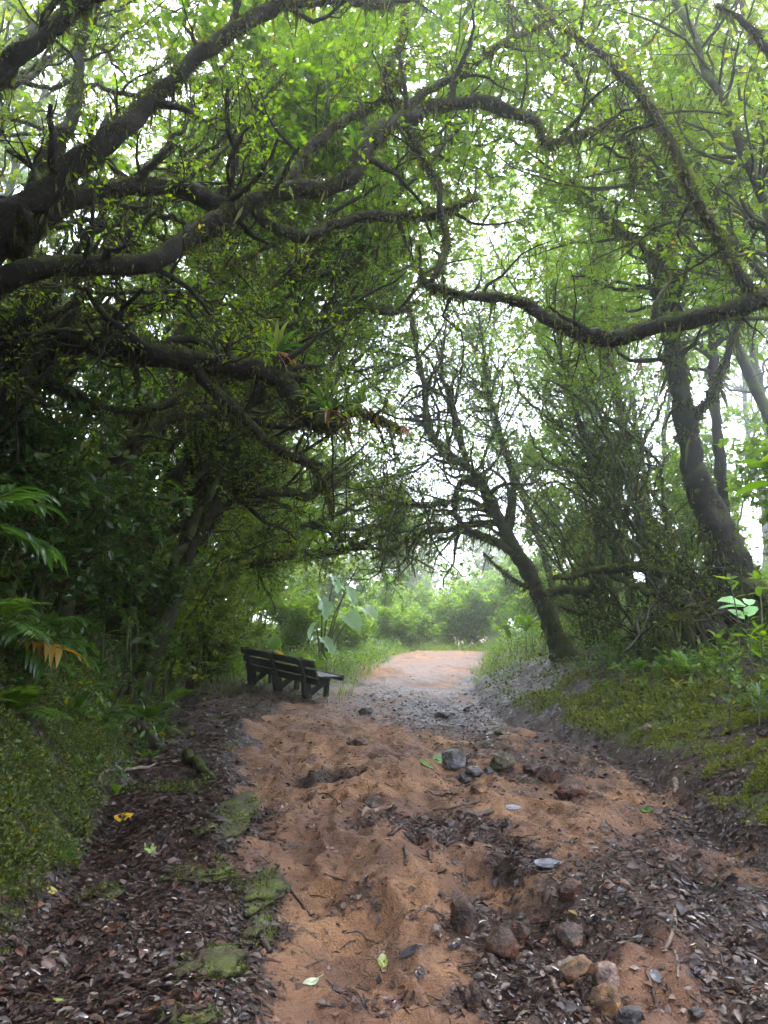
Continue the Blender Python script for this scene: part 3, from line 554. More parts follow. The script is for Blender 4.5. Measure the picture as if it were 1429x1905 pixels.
def mid_trees():
    # leaning tree that makes the right side of the arch
    c = limb_px([(1062, 1262, 14, 80), (1040, 1200, 14, 52), (1012, 1130, 13.9, 38), (985, 1070, 13.8, 36), (955, 1020, 13.7, 34), (925, 960, 13.6, 26), (898, 905, 13.5, 22), (868, 868, 13.4, 20), (835, 845, 13.3, 20), (805, 815, 13.2, 18), (792, 770, 13.2, 18), (790, 720, 13.2, 13), (775, 660, 13.2, 10), (760, 560, 13.2, 6)])
    c1 = limb_px([(962, 1030, 13.7, 26), (905, 1000, 13.6, 22), (850, 985, 13.5, 18), (790, 990, 13.4, 13), (735, 1020, 13.3, 9), (690, 1040, 13.2, 5)])
    c2 = limb_px([(905, 915, 13.5, 18), (860, 895, 13.4, 15), (845, 950, 13.4, 11), (870, 985, 13.4, 12), (900, 1000, 13.5, 12)])
    c3 = limb_px([(870, 870, 13.4, 14), (850, 800, 13.4, 13), (838, 740, 13.4, 12), (822, 690, 13.4, 8), (830, 600, 13.4, 5)])
    c4 = limb_px([(945, 1000, 13.6, 22), (955, 900, 13.8, 14), (930, 800, 14, 10), (905, 700, 14.2, 8), (890, 580, 14.4, 5)])
    c5 = limb_px([(1000, 1100, 13.9, 14), (950, 1075, 13.7, 8), (920, 1050, 13.6, 6), (900, 1030, 13.5, 4)])
    c6 = limb_px([(930, 965, 13.6, 14), (870, 930, 13.3, 11), (800, 940, 13, 9), (720, 930, 12.8, 6), (660, 900, 12.6, 4)])
    tree('leaning_tree', 'dark tree leaning left over the path and closing the arch', 'tree', [c, c1, c2, c3, c4, c5, c6], mf=16000, n1=150, n2=800, n3=2200, M_=4, sl=[0, 1, 2, 3, 4, 6], t0=.35,
         L1=(.5, 1.7), L2=(.3, .9), L3=(.12, .35), leaf=(.05, .09), hang=14000, up=.12, bias=(-.1, 0, 0), lm='leaf_b', bm='bark_m', msize=(.02, .05))
    # big trunk on the right slope
    d = limb_px([(1400, 1150, 11, 130), (1368, 1075, 11, 92), (1335, 990, 11, 70), (1305, 915, 11, 64), (1285, 850, 11, 52), (1272, 770, 11, 48), (1262, 700, 11.1, 40), (1245, 600, 11.2, 38), (1240, 500, 11.3, 42), (1238, 400, 11.5, 32), (1250, 300, 11.7, 20), (1270, 150, 12, 12), (1280, 30, 12.2, 6)])
    d1 = limb_px([(1275, 800, 11, 30), (1300, 765, 10.9, 22), (1330, 730, 10.8, 18), (1360, 640, 10.7, 12), (1400, 540, 10.6, 7)])
    d2 = limb_px([(1240, 520, 11.3, 24), (1200, 460, 11.2, 18), (1150, 430, 11.1, 14), (1100, 380, 11, 9), (1040, 350, 10.9, 5)])
    d3 = limb_px([(1245, 450, 11.4, 20), (1300, 380, 11.2, 14), (1370, 330, 11, 10), (1440, 250, 10.8, 6)])
    d4 = limb_px([(1372, 1105, 11, 50), (1320, 1130, 10.8, 26), (1270, 1150, 10.5, 16), (1220, 1165, 10.2, 8)])
    d5 = limb_px([(1380, 1085, 11, 60), (1430, 1120, 10.4, 40), (1470, 1170, 9.8, 24)])
    tree('tall_tree', 'tall thick trunk wrapped in moss rising from the right slope', 'tree', [d, d1, d2, d3, d4, d5], mf=40000, n1=95, n2=500, n3=2000, M_=7, sl=[0, 1, 2, 3], t0=.35, L1=(.6, 1.9), L2=(.3, .9),
         leaf=(.06, .11), hang=1500, up=.3, lm='leaf_b', bm='bark', msize=(.02, .07), sides=20, bmp=.15)
    e = limb_px([(1365, 1090, 13.5, 50), (1352, 1000, 13.5, 30), (1342, 880, 13.5, 26), (1330, 760, 13.5, 24), (1325, 620, 13.6, 20), (1315, 480, 13.8, 16), (1300, 300, 14, 10), (1290, 100, 14.3, 6)])
    e1 = limb_px([(1326, 640, 13.6, 14), (1390, 540, 13.4, 10), (1440, 420, 13.2, 6)])
    tree('tall_tree', 'straight narrow trunk just right of the thick mossy trunk', 'tree', [e, e1], mf=1500, n1=60, n2=320, n3=1300, M_=7, t0=.35, L1=(.6, 1.8), L2=(.3, .9), leaf=(.07, .12), up=.25, lm='leaf_b', msize=(.02, .06))
    f = limb_px([(1215, 1090, 14, 30), (1195, 960, 14, 22), (1168, 830, 14, 20), (1145, 720, 14, 17), (1128, 650, 14, 16), (1100, 560, 14.2, 14), (1110, 440, 14.4, 10), (1130, 300, 14.8, 6)])
    f1 = limb_px([(1128, 650, 14, 12), (1085, 610, 13.9, 10), (1040, 590, 13.7, 6)])
    tree('slim_tree', 'slim reddish trunk between the thick mossy trunk and the arch', 'tree', [f, f1], mf=1200, n1=60, n2=320, n3=1300, M_=7, t0=.4, L1=(.5, 1.6), L2=(.3, .8), leaf=(.07, .12), bm='bark_r', lm='leaf_b', msize=(.02, .05))
    g1 = limb_px([(1120, 1120, 12.6, 26), (1110, 960, 12.6, 16), (1090, 830, 12.7, 13), (1060, 720, 12.8, 11), (1040, 640, 12.9, 8), (1030, 520, 13, 5)])
    g2 = limb_px([(1112, 980, 12.6, 12), (1150, 880, 12.7, 11), (1130, 800, 12.8, 8), (1080, 700, 13, 5)])
    tree('slim_tree', 'thin leaning stem rising out of the mossy thicket right of the arch', 'tree', [g1, g2], mf=900, n1=60, n2=300, n3=1200, M_=6, t0=.2, L1=(.5, 1.5), L2=(.3, .8), leaf=(.06, .1), hang=1400, bm='bark_m', lm='leaf_b', msize=(.02, .05))
mid_trees()

def thicket(name, label, x, y, ns, H, lean, r=.03, seed_spread=.35, cat='thicket', **kw):
    """many-stemmed mossy bush"""
    b = gp(x, y); ls = []
    for k in range(ns):
        a = U(0, 6.28); q = rng.normal(size=3) * .25
        px, py = x + rng.normal() * seed_spread, y + rng.normal() * seed_spread; z = float(gh(px, py)) - .08
        h = H * U(.6, 1.05); lx = lean[0] * U(.4, 1.3) * h + rng.normal() * .12 * h; ly = lean[1] * U(.4, 1.3) * h + rng.normal() * .12 * h
        rr = r * U(.6, 1.3)
        ls.append(limb_w([[px, py, z, rr * 1.3], [px + lx * .18, py + ly * .2, z + h * .35, rr], [px + lx * .5, py + ly * .5, z + h * .7, rr * .75], [px + lx, py + ly, z + h * U(.85, 1.05), rr * .35]], .05))
    d = dict(n1=70, n2=420, n3=1500, M_=6, L1=(.3, 1.0), L2=(.2, .6), L3=(.1, .3), leaf=(.05, .09), sides=6, bias=(lean[0] * .4, lean[1] * .4, 0), up=.2, t0=.1, mf=900, hang=900)
    d.update(kw)
    if d['M_'] > 2: d['n3'] = int(d['n3'] * .9); d['leaf'] = (d['leaf'][0] * 1.3, d['leaf'][1] * 1.5); d['bm'] = 'bark_m'
    return tree(name, label, cat, ls, b, **d)

def thickets():
    L = 'thickets along the left bank'; Rg = 'thickets along the right bank'
    T_ = lambda *a, **k: thicket('mossy_thicket', *a, **k)
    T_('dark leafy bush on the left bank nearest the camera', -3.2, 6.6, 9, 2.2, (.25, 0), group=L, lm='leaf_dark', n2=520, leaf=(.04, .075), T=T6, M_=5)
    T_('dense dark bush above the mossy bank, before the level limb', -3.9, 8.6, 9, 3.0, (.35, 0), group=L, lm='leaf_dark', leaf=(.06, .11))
    T_('dark bush of crossing stems left of the bench', -4.2, 11.2, 12, 3.4, (.5, .05), group=L, lm='leaf', hang=2400, M_=5)
    T_('tall leaning thicket straight behind the bench', -4.2, 14.6, 12, 4.2, (.55, .05), group=L, lm='leaf', hang=2400, n3=2200, M_=5)
    T_('big arching thicket behind the bench on the left', -4.6, 17.5, 12, 5.2, (.6, 0), group=L, lm='leaf', hang=1800, n3=2600, n2=600, L1=(.5, 1.6))
    T_('arching thicket that forms the left side of the tunnel', -4.0, 20.5, 12, 5.5, (.55, 0), group=L, lm='leaf_b', n3=2800, n2=700, L1=(.5, 1.8), leaf=(.06, .11))
    T_('hazy thicket at the far left side of the tunnel mouth', -4.4, 24.5, 12, 6.5, (.45, 0), group=L, lm='leaf_b', n3=2800, n2=700, L1=(.5, 1.9), leaf=(.07, .12))
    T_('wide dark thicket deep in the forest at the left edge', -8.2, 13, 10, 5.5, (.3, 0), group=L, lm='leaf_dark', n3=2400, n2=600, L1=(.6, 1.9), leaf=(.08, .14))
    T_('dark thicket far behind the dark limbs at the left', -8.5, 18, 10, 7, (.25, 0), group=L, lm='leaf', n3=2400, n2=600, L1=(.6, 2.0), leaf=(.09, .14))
    T_('tangled mossy thicket right behind the leaning tree', 4.3, 14.6, 16, 3.3, (-.45, -.1), group=Rg, n1=120, n2=560, n3=1000, M_=2, leaf=(.04, .08), bm='bark_m', hang=6500, mf=3000, t0=.05, wig=.4, up=.1)
    T_('low mossy tangle of twigs beneath the slim reddish trunk', 5.3, 13.2, 14, 2.6, (-.5, -.15), group=Rg, n1=140, n2=650, n3=1200, M_=2, leaf=(.04, .08), bm='bark_m', hang=6000, mf=2600, t0=.05, wig=.4, up=.1)
    T_('dark mossy brushwood in front of the thick mossy trunk', 4.6, 11.4, 12, 1.7, (-.5, -.1), group=Rg, n1=110, n2=450, n3=800, M_=2, leaf=(.04, .08), bm='bark', hang=3500, mf=1800, t0=.05, wig=.4, up=.05, L1=(.3, .8))
    T_('green thicket beyond the right slope', 7.5, 17, 10, 4, (-.2, 0), group=Rg, n3=2200, n2=600, leaf=(.07, .12), lm='leaf_b', L1=(.5, 1.6))
    T_('hazy green thicket right behind the arch', 5.6, 19.5, 12, 5.2, (-.25, 0), group=Rg, n3=2600, n2=700, leaf=(.07, .11), lm='leaf_b', L1=(.5, 1.7))
    T_('leafy bush at the right edge under the narrow trunk', 7.6, 12.5, 10, 3.0, (-.15, 0), group=Rg, n3=1800, n2=500, leaf=(.08, .13), lm='leaf_b', L1=(.4, 1.2))
thickets()

def forest():
    def T_(label, x, y, H, lean, r, nl, L, n=(70, 450, 2400), leaf=(.07, .12), lm='leaf', M_=7, bm='bark_m', t0=.35, ll=None, z0=.4, up=.35, **k):
        q = trunk(x, y, H, lean, r); ls = [q] + sublimbs(q, nl, ll or (H * .25, H * .45), .45, (lean[0] * .08, lean[1] * .08, 0), z0)
        return tree('forest_tree', label, 'tree', ls, group='trees of the cloud forest', n1=int(n[0] * 1.2), n2=int(n[1] * 1.2), n3=int(n[2] * (.33 if y > 14 else .40 if x > 0 or y > 10.5 else .62)), L1=L, L2=(L[0] * .6, L[1] * .6), L3=(.15, .4), leaf=(leaf[0] * 1.35, leaf[1] * 1.5), lm=lm, M_=int(M_ * (.8 if x > 0 or y > 20 else 1.0)), bm=bm, t0=t0, mf=700, msize=(.03, .07), up=up, **k)
    T_('tree with round leaves high over the left bank', -3.6, 8.2, 6.8, (2.6, .8), .14, 8, (.6, 1.5), (80, 420, 1500), (.055, .08), 'leaf_big', 10, wid=.85, T=T6)
    T_('tree behind the huge black tree, its crown at the top left', -5.6, 7.5, 8.5, (2.2, .5), .16, 9, (.7, 1.8), (80, 450, 2200), (.06, .1), 'leaf', 7)
    T_('mid sized tree behind the bench leaning over the path', -5.0, 12.5, 8.5, (3.6, .5), .15, 10, (.7, 1.9), (90, 600, 3400), (.06, .1), 'leaf_b')
    T_('tree with a high crown over the middle of the path', -4.6, 16.5, 10, (3.8, -1), .17, 10, (.8, 2.2), (90, 600, 3400), (.08, .13), 'leaf')
    T_('tree whose crown closes the top of the tunnel', -4.6, 19.5, 9.5, (3.6, 0), .16, 11, (.8, 2.2), (100, 700, 3800), (.08, .13), 'leaf_b', z0=.3)
    T_('pale tree beyond the tunnel roof on the left', -9.0, 28, 11, (3, 0), .2, 11, (1, 2.6), (90, 600, 3400), (.10, .17), 'leaf')
    T_('tree far left behind the thickets', -9.5, 15, 11, (2, 0), .2, 10, (1, 2.6), (90, 600, 3200), (.10, .16), 'leaf')
    T_('leafy tree filling the space above the snaking limb', -3.2, 9.6, 8.5, (4.4, .3), .13, 10, (.7, 1.8), (90, 600, 3200), (.06, .10), 'leaf_b', z0=.5, t0=.4)
    T_('leafy tree whose low crown hangs inside the loop of the right tree', 6.9, 9.0, 8.6, (-5.0, .6), .12, 10, (.7, 1.7), (90, 600, 3200), (.06, .10), 'leaf_b', z0=.5, t0=.4)
    T_('slender leafy tree just left of the leaning tree, seen against the mist', 4.2, 18.5, 9.5, (-2.8, 0), .12, 10, (.8, 2.0), (90, 600, 3200), (.08, .12), 'leaf_b', z0=.3, t0=.25)
    T_('tree deep in the forest behind the fan of limbs', -8.5, 21, 12, (2.4, 0), .2, 11, (1, 2.8), (90, 600, 3400), (.11, .17), 'leaf')
    T_('tree at the far left edge behind everything', -14, 20, 12, (1, 0), .2, 11, (1.2, 3), (90, 600, 3200), (.13, .2), 'leaf_dark')
    T_('tree over the arch with its crown above the looping limb', 5.6, 17, 9, (-3.2, -.5), .09, 9, (.8, 2.0), (80, 500, 2800), (.07, .11), 'leaf_b')
    T_('feathery tree right of the tunnel mouth', 7.5, 20, 9.5, (-2.0, 0), .14, 10, (.8, 2.2), (90, 550, 3000), (.08, .13), 'leaf_b')
    T_('tree on the slope with a crown at the top right corner', 6.2, 9.5, 9, (-1.6, -.5), .14, 9, (.7, 1.9), (80, 450, 2400), (.06, .11), 'leaf')
    T_('high tree at the right, its twigs dark against the mist', 4.6, 7.4, 8.0, (-1.4, .2), .11, 8, (.6, 1.6), (90, 450, 2000), (.05, .08), 'leaf', 5, z0=.55, t0=.5)
    T_('misty tree behind the thick mossy trunk', 9.5, 18, 10.5, (-1, 0), .16, 9, (1, 2.4), (80, 500, 2800), (.10, .15), 'leaf_b')
    T_('misty tree far behind on the right slope', 9, 25, 12, (-1.5, 0), .17, 9, (1, 2.6), (80, 500, 2600), (.12, .18), 'leaf_b')
    T_('pale straight tree between the thick trunk and the narrow trunk', 8.6, 21.5, 11, (0, 0), .12, 7, (1, 2.4), (70, 400, 2000), (.10, .16), 'leaf_b', z0=.5)
    T_('pale tree at the far right edge', 13.5, 20, 11, (-.5, 0), .16, 9, (1, 2.6), (80, 500, 2600), (.12, .18), 'leaf')
    T_('faint tree far off at the right edge', 15, 29, 12, (-.5, 0), .2, 9, (1.2, 2.8), (80, 450, 2200), (.15, .22), 'leaf')
    T_('thin pale trunk in the mist right of the reddish trunk', 7.2, 23.5, 10, (.4, 0), .09, 6, (.8, 2), (60, 300, 1500), (.10, .15), 'leaf_b', z0=.55)
    T_('crown hanging over the path close above the camera', -3.9, 4.0, 7, (2.6, 1.2), .14, 8, (.6, 1.6), (90, 500, 2200), (.03, .05), 'leaf', 6, z0=.6, t0=.55, T=T6)
    T_('tall tree leaning far over the middle of the path from the left', -4.4, 11, 11.5, (4.6, .5), .17, 11, (.8, 2.1), (90, 550, 2800), (.08, .13), 'leaf_b', z0=.45, t0=.4)
    T_('tall tree on the right whose crown meets the left ones over the path', 7.8, 12.5, 12, (-6.0, 0), .16, 11, (.8, 2.1), (90, 550, 2800), (.08, .13), 'leaf_b', z0=.45, t0=.4)
    T_('very tall tree seen through the gap above the looping limb', 9.5, 30, 17, (-2.5, 0), .22, 13, (1.2, 3), (100, 600, 3000), (.11, .17), 'leaf_b', z0=.3)
    T_('very tall tree behind the tunnel roof', -7.5, 27, 16, (3.2, 0), .22, 13, (1.2, 3), (100, 600, 3000), (.11, .17), 'leaf', z0=.35)
    T_('wide dim tree closing the clearing at the very back', 2.0, 62, 9, (0, 0), .2, 12, (1.6, 3.6), (90, 550, 2600), (.26, .4), 'leaf', z0=.1, t0=.1)
    T_('tree beyond the crest, grey in the mist', 1.0, 47, 7.5, (0, 0), .2, 10, (1.2, 2.6), (80, 500, 2600), (.2, .32), 'leaf', z0=.15, t0=.1)
    T_('wide grey tree in the mist left of the clearing', -4.5, 42, 8.0, (1, 0), .2, 11, (1.2, 2.8), (80, 500, 3000), (.2, .3), 'leaf', z0=.12, t0=.1)
    T_('low grey tree in the mist right of the clearing', 7.5, 50, 6.5, (0, 0), .2, 10, (1.2, 2.6), (80, 500, 2400), (.2, .32), 'leaf', z0=.15, t0=.1)
forest()

# ------------------------------------------------------------------ plants
def strap(g, base, d, L, w_, droop=.6, seg=7, curl=.15):
    """arching strap leaves, batched: base (n,3), d (n,3)"""
    base = np.asarray(base, float); n = len(base); d = norm(np.asarray(d, float)); pos = base.copy()
    L = np.broadcast_to(L, n); w_ = np.broadcast_to(w_, n); droop = np.broadcast_to(droop, n)
    C = [pos]; D = [d]
    for k in range(seg):
        pos = pos + d * (L / seg)[:, None]; d = norm(d + np.array([0, 0, -1.]) * (droop / seg * (.4 + 1.6 * k / seg))[:, None]); C.append(pos); D.append(d)
    C = np.stack(C, 1); D = np.stack(D, 1); t = np.linspace(0, 1, seg + 1)
    sd = norm(np.cross(D, np.array([0, 0, 1.]) + rng.normal(size=(n, 1, 3)) * .25)); up = np.cross(sd, D)
    prof = (np.minimum(1, .45 + t * 2.2) * (1 - t**3) + .02)[None, :, None] * w_[:, None, None] / 2
    V = np.stack([C - sd * prof + up * prof * curl * 2, C, C + sd * prof + up * prof * curl * 2], 2)
    i = np.arange(seg)[:, None]; k = np.arange(2)[None]
    q = np.stack([i * 3 + k, i * 3 + k + 1, (i + 1) * 3 + k + 1, (i + 1) * 3 + k], -1).reshape(-1, 4)
    g.add(V, (q[None] + (np.arange(n) * 3 * (seg + 1))[:, None, None]).reshape(-1, 4))
def fan(n, el=(15, 75), az=(0, 360)):
    a = np.radians(U(az[0], az[1], n)); e = np.radians(U(el[0], el[1], n))
    return np.stack([np.cos(e) * np.cos(a), np.cos(e) * np.sin(a), np.sin(e)], -1)
M['strap'] = leaf_mat('strap_leaf', [(0, (.022, .06, .010)), (.6, (.045, .105, .02)), (1, (.12, .15, .04))], .5, .3)
M['dry'] = leaf_mat('dry_leaf', [(0, (.10, .045, .025)), (.6, (.20, .10, .05)), (1, (.3, .18, .09))], .3, .5)
M['fern'] = leaf_mat('fern_frond', [(0, (.03, .08, .012)), (.6, (.06, .13, .02)), (1, (.11, .17, .03))], .45, .4)
M['yellowed'] = leaf_mat('yellowed_leaf', [(0, (.20, .11, .02)), (1, (.30, .22, .03))], .45, .4)
M['ear'] = leaf_mat('elephant_ear', [(0, (.10, .2, .04)), (1, (.16, .28, .06))], .6, .3)
M['ear_b'] = leaf_mat('glossy_blue_green_leaf', [(0, (.16, .28, .13)), (1, (.22, .34, .19))], .55, .2)
M['stem'] = simple('green_stem', [(.3, (.03, .05, .012)), (.7, (.08, .09, .03))], 20, .5)
def bromeliad(label, px, py, d, n, L, w_=.03, dry=0, el=(0, 80)):
    b = P(px, py, d); r = thing('bromeliad', label, 'bromeliad', b, 'bromeliads growing on the limbs'); g = Geo()
    dd = fan(n, el); strap(g, b + dd * .015, dd, U(L * .6, L, n), w_ * U(.7, 1.1, n), U(.5, 2.0, n)); part('leaf_rosette', g, M['strap'], r)
    if dry:
        g = Geo(); dd = fan(dry, (-70, -10)); strap(g, b + dd * .02, dd, U(L * .5, L, dry), w_ * .9, U(.6, 1.6, dry)); part('dead_leaf', g, M['dry'], r)
    g = Geo(); dn = norm(np.array([0, 0, -1.]) + rng.normal(size=(9, 3)) * .25); strap(g, b + rng.normal(size=(9, 3)) * .015, dn, U(.06, .2, 9), .006, .1); part('root', g, M['bark'], r)
bromeliad('large bromeliad with long hanging leaves at the tip of the sagging limb', 612, 762, 5.95, 26, .42, .038, 7)
bromeliad('grassy bromeliad beside the largest one, further out on the sagging limb', 672, 752, 6.1, 30, .34, .022, 5)
bromeliad('small bromeliad standing upright on the snaking limb below its bend', 663, 278, 5.65, 20, .24, .02, 0, (20, 85))
bromeliad('tiny bromeliad on the thin upright limb of the loop', 800, 305, 5.85, 9, .13, .016, 0, (30, 90))
bromeliad('small leafy bromeliad on the long sagging bare limb', 1072, 598, 5.4, 8, .13, .02, 0, (30, 90))
bromeliad('bromeliad with broad leaves on the mossy limb above the largest one', 515, 655, 5.85, 11, .30, .055, 3, (5, 80))
bromeliad('reddish bromeliad in the fork of the slim reddish trunk', 1190, 668, 12, 18, .35, .03, 8, (0, 80))
bromeliad('withered bromeliad hanging like a rag at the broken limb end', 748, 790, 6.3, 3, .14, .02, 26, (10, 60))

def frondlet(g, gs, base, d, L, n=22, w_=.35, droop=.9, lw=.16):
    seg = 10; pos = np.array(base, float); d = norm(np.array(d, float)); C = [pos.copy()]
    for k in range(seg):
        pos = pos + d * L / seg; d = norm(d + np.array([0, 0, -1.]) * droop / seg); C.append(pos.copy())
    C = np.array(C); t = np.linspace(.12, .99, n) * seg; i = np.minimum(t.astype(int), seg - 1); f = (t - i)[:, None]
    p = C[i] * (1 - f) + C[i + 1] * f; tn = norm(C[i + 1] - C[i]); sd = norm(np.cross(tn, [0, 0, 1.])); u = np.cross(sd, tn)
    ln = L * w_ * np.sin(np.clip(np.linspace(.12, 1, n), 0, .97) * np.pi)**.7
    for s in (-1, 1): leaves(g, p, norm(sd * s + tn * .45 - u * .15 + rng.normal(size=p.shape) * .06), u, ln, lw)
    tubes(gs, C, np.linspace(.004, .001, seg + 1) * (L / .5 + .3), 4)
def fern(label, b, n, L, el=(20, 75), az=(0, 360), cat='fern', droop=1.1):
    r = thing('fern', label, cat, b, 'ferns of the forest floor'); 
    for dd in fan(n, el, az):
        g = Geo(); gs = Geo(); frondlet(g, gs, b, dd, L * U(.7, 1), droop=droop); fr = part('frond', g, M['fern'], r); part('stalk', gs, M['stem'], fr)
def broad_plant(label, b, n, L, wid, mat, el=(10, 60), stem=.3, az=(0, 360), yellow=0, name='broad_leaved_plant', T=T6, stems=1, group='broad leaved plants', spread=.1):
    r = thing(name, label, 'plant', b, group); gy = Geo()
    for k in range(stems):
        g = Geo(); gs = Geo()
        bb = b + np.array([rng.normal() * spread, rng.normal() * spread, 0]) * (k > 0); top = bb + np.array([rng.normal() * .12 * stem, rng.normal() * .12 * stem, stem * U(.8, 1.1)])
        tubes(gs, cr(np.c_[[bb - [0, 0, .05], (bb + top) / 2 + rng.normal(size=3) * .02 * stem, top], [.008, .006, .004]], 8)[:, :3], np.linspace(.007, .003, 8) * (1 + stem), 5)
        dd = fan(n, el, az); t = U(.45, 1, n)[:, None]; p = bb * (1 - t) + top * t; p[n // 2:] = top
        pet = p + dd * L * .12
        nr = norm(np.array([0, 0, 1.]) + rng.normal(size=(n, 3)) * .2)
        s = U(L * .6, L, n); ny = int(yellow * n); leaves(g, pet[ny:], dd[ny:] - [0, 0, .15], nr[ny:], s[ny:], wid, T)
        if ny: leaves(gy, pet[:ny], dd[:ny] * [1, 1, -.5], nr[:ny], s[:ny], wid, T)
        for a_, c_ in zip(p, pet): tubes(gs, np.array([a_, (a_ + c_) / 2, c_]), np.array([.003, .003, .002]), 3)
        st = part('stem', gs, M['stem'], r); part('leaf_cluster', g, M[mat], st)
    if gy.n: part('yellowed_leaf', gy, M['yellowed'], r)
    return r
def palmy(label, b, nf, L, yellow=2, az=(-80, 60)):
    r = thing('palm_like_plant', label, 'plant', b, 'palm like plants on the left bank')
    for j, dd in enumerate(fan(nf, (25, 65), az)):
        g = Geo(); gs = Geo(); seg = 9; pos = np.array(b, float); d = dd.copy(); C = [pos.copy()]
        for k in range(seg): pos = pos + d * L / seg; d = norm(d + np.array([0, 0, -1.]) * 1.3 / seg); C.append(pos.copy())
        C = np.array(C); i = np.repeat(np.arange(3, seg), 2); tn = norm(C[i + 1] - C[i]); sd = norm(np.cross(tn, [0, 0, 1.])) * np.tile([-1, 1], len(i) // 2)[:, None]
        strap(g, C[i], tn * .7 + sd * .7 + [0, 0, .1], U(.4, .55, len(i)) * L, .045 * L / .5, 1.6, 6, .2)
        tubes(gs, C, np.linspace(.007, .002, seg + 1), 5); fr = part('frond', g, M['yellowed'] if j < yellow - 1 else M['leaf_dark' if j % 4 else 'strap'], r); part('stalk', gs, M['stem'], fr)
def plants():
    palmy('palm like plant with drooping glossy fronds at the left edge', P(-70, 1010, 4.6), 8, .55, 1)
    palmy('smaller palm like plant with a yellowing frond low on the left bank', gp(-2.75, 5.6, .0), 8, .55, 2, (-70, 90))
    broad_plant('seedling with three big upright leaves on the left bank', gp(-3.0, 6.9, 0), 5, .30, .42, 'strap', (35, 80), .25)
    broad_plant('rosette of broad dark leaves low above the moss of the left bank', gp(-2.55, 6.2, 0), 8, .22, .42, 'strap', (10, 60), .12)
    broad_plant('sapling with whorled leaves rising in front of the left thickets', gp(-3.35, 9.0, 0), 9, .26, .42, 'leaf', (5, 60), 1.1, stems=3, spread=.3)
    fern('dark fern hanging at the left edge above the moss', P(-10, 1150, 4.4), 6, .42, (0, 50), (-90, 60))
    fern('fern drooping from the left bank beside the path', gp(-2.95, 9.3, .1), 7, .6, (15, 60), (-90, 60))
    fern('small fern at the foot of the left moss bank', gp(-1.72, 4.15, .02), 7, .22, (10, 60))
    fern('fern arching out of the top of the left moss bank', gp(-2.5, 5.2, .02), 8, .45, (15, 60), (-100, 70))
    fern('dark fern further along the top of the left moss bank', gp(-2.75, 7.4, .02), 8, .5, (15, 60), (-100, 70))
    fern('fern between the bench and the left thickets', gp(-3.4, 12.4, .05), 8, .6)
    # right bank
    k = 'broad leaved plants'
    broad_plant('plant with big glossy leaves entering at the right edge', P(1470, 960, 5.2), 9, .36, .42, 'leaf_big', (-10, 50), .35, (90, 270))
    broad_plant('plant with a wide shiny blue green leaf under the thick trunk', gp(4.75, 9.9, .2), 6, .42, .6, 'ear_b', (5, 45), .45, (100, 300))
    broad_plant('shrub with fresh green leaves below the thick mossy trunk', gp(4.2, 8.6, 0), 11, .18, .42, 'leaf_b', (-5, 60), .5, stems=6, spread=.22)
    broad_plant('bushy green plant at the right edge of the slope', gp(4.15, 7.3, 0), 10, .17, .36, 'leaf_b', (-5, 60), .45, stems=8, spread=.25)
    broad_plant('low plant with narrow glossy leaves on the right slope', gp(3.55, 7.2, 0), 12, .15, .26, 'leaf_dark', (-5, 60), .25, stems=8, spread=.22)
    broad_plant('tall shrub in front of the thick mossy trunk', gp(4.9, 9.0, 0), 10, .2, .42, 'leaf_b', (-5, 60), .85, stems=7, spread=.3)
    broad_plant('small green plant under the dark brushwood', gp(3.4, 10.2, 0), 10, .16, .36, 'fern', (-5, 60), .22, stems=5, spread=.25)
    broad_plant('seedling cluster on the bare soil right of the leaning tree', gp(3.5, 11.7, 0), 9, .16, .36, 'fern', (0, 60), .18, stems=5, spread=.3)
    broad_plant('pale leaved seedling in the middle of the right slope', gp(3.35, 8.7, 0), 6, .15, .5, 'moss_y', (10, 60), .2)
    broad_plant('sprawling plant with narrow leaves at the foot of the right slope', gp(4.6, 6.6, 0), 12, .17, .28, 'leaf', (-5, 60), .3, stems=9, spread=.3)
    broad_plant('fresh green bush in the light behind the leaning tree', gp(3.3, 16.6, 0), 11, .34, .42, 'leaf_b', (0, 70), .7, stems=10, spread=.45)
    fern('fern under the leaning tree', gp(3.9, 12.6, .05), 7, .5)
    fern('fern on the right slope beside the shrubs', gp(3.75, 9.4, .05), 8, .42)
    # around the bench
    broad_plant('plant with lobed yellow green leaves behind the bench', gp(-2.2, 15.3, 0), 6, .42, .8, 'ear', (10, 60), .65, yellow=.2)
    broad_plant('light green seedlings to the left of the bench', gp(-3.3, 14.6, 0), 9, .2, .42, 'leaf_b', (0, 60), .3, stems=7, spread=.4)
    broad_plant('young plants in the light to the right of the bench', gp(-1.5, 16.3, 0), 9, .22, .38, 'leaf_b', (0, 70), .35, stems=9, spread=.4)
plants()
def ear_outline(n=26):
    a = np.linspace(-math.pi, math.pi, n, endpoint=False); r = .5 * (1 - .25 * np.cos(a * 1)) * (1 - .55 * np.exp(-((np.abs(a) - math.pi) / .35)**2)) * (1 + .35 * np.exp(-(a / .3)**2))
    return np.stack([np.sin(a) * r * .95, np.cos(a) * r + .2], -1)
def ear_leaf(g, base, d, nrm, L):
    o = ear_outline(); n = len(o); d = norm(np.array(d, float)); x = norm(np.cross(d, nrm)); z = np.cross(x, d); V = [np.array(base, float)]
    for k in (.5, 1):
        for (u, v) in o: V.append(base + L * (x * u * k + d * v * k + z * (-.25 * (v * k)**2 + .22 * abs(u * k) + .03 * k * rng.normal())))
    F3 = [[0, 1 + i, 1 + (i + 1) % n] for i in range(n)]; b = g.n
    g.add(V, F3); g.F[4].append(b + np.array([[1 + i, 1 + n + i, 1 + n + (i + 1) % n, 1 + (i + 1) % n] for i in range(n)]))
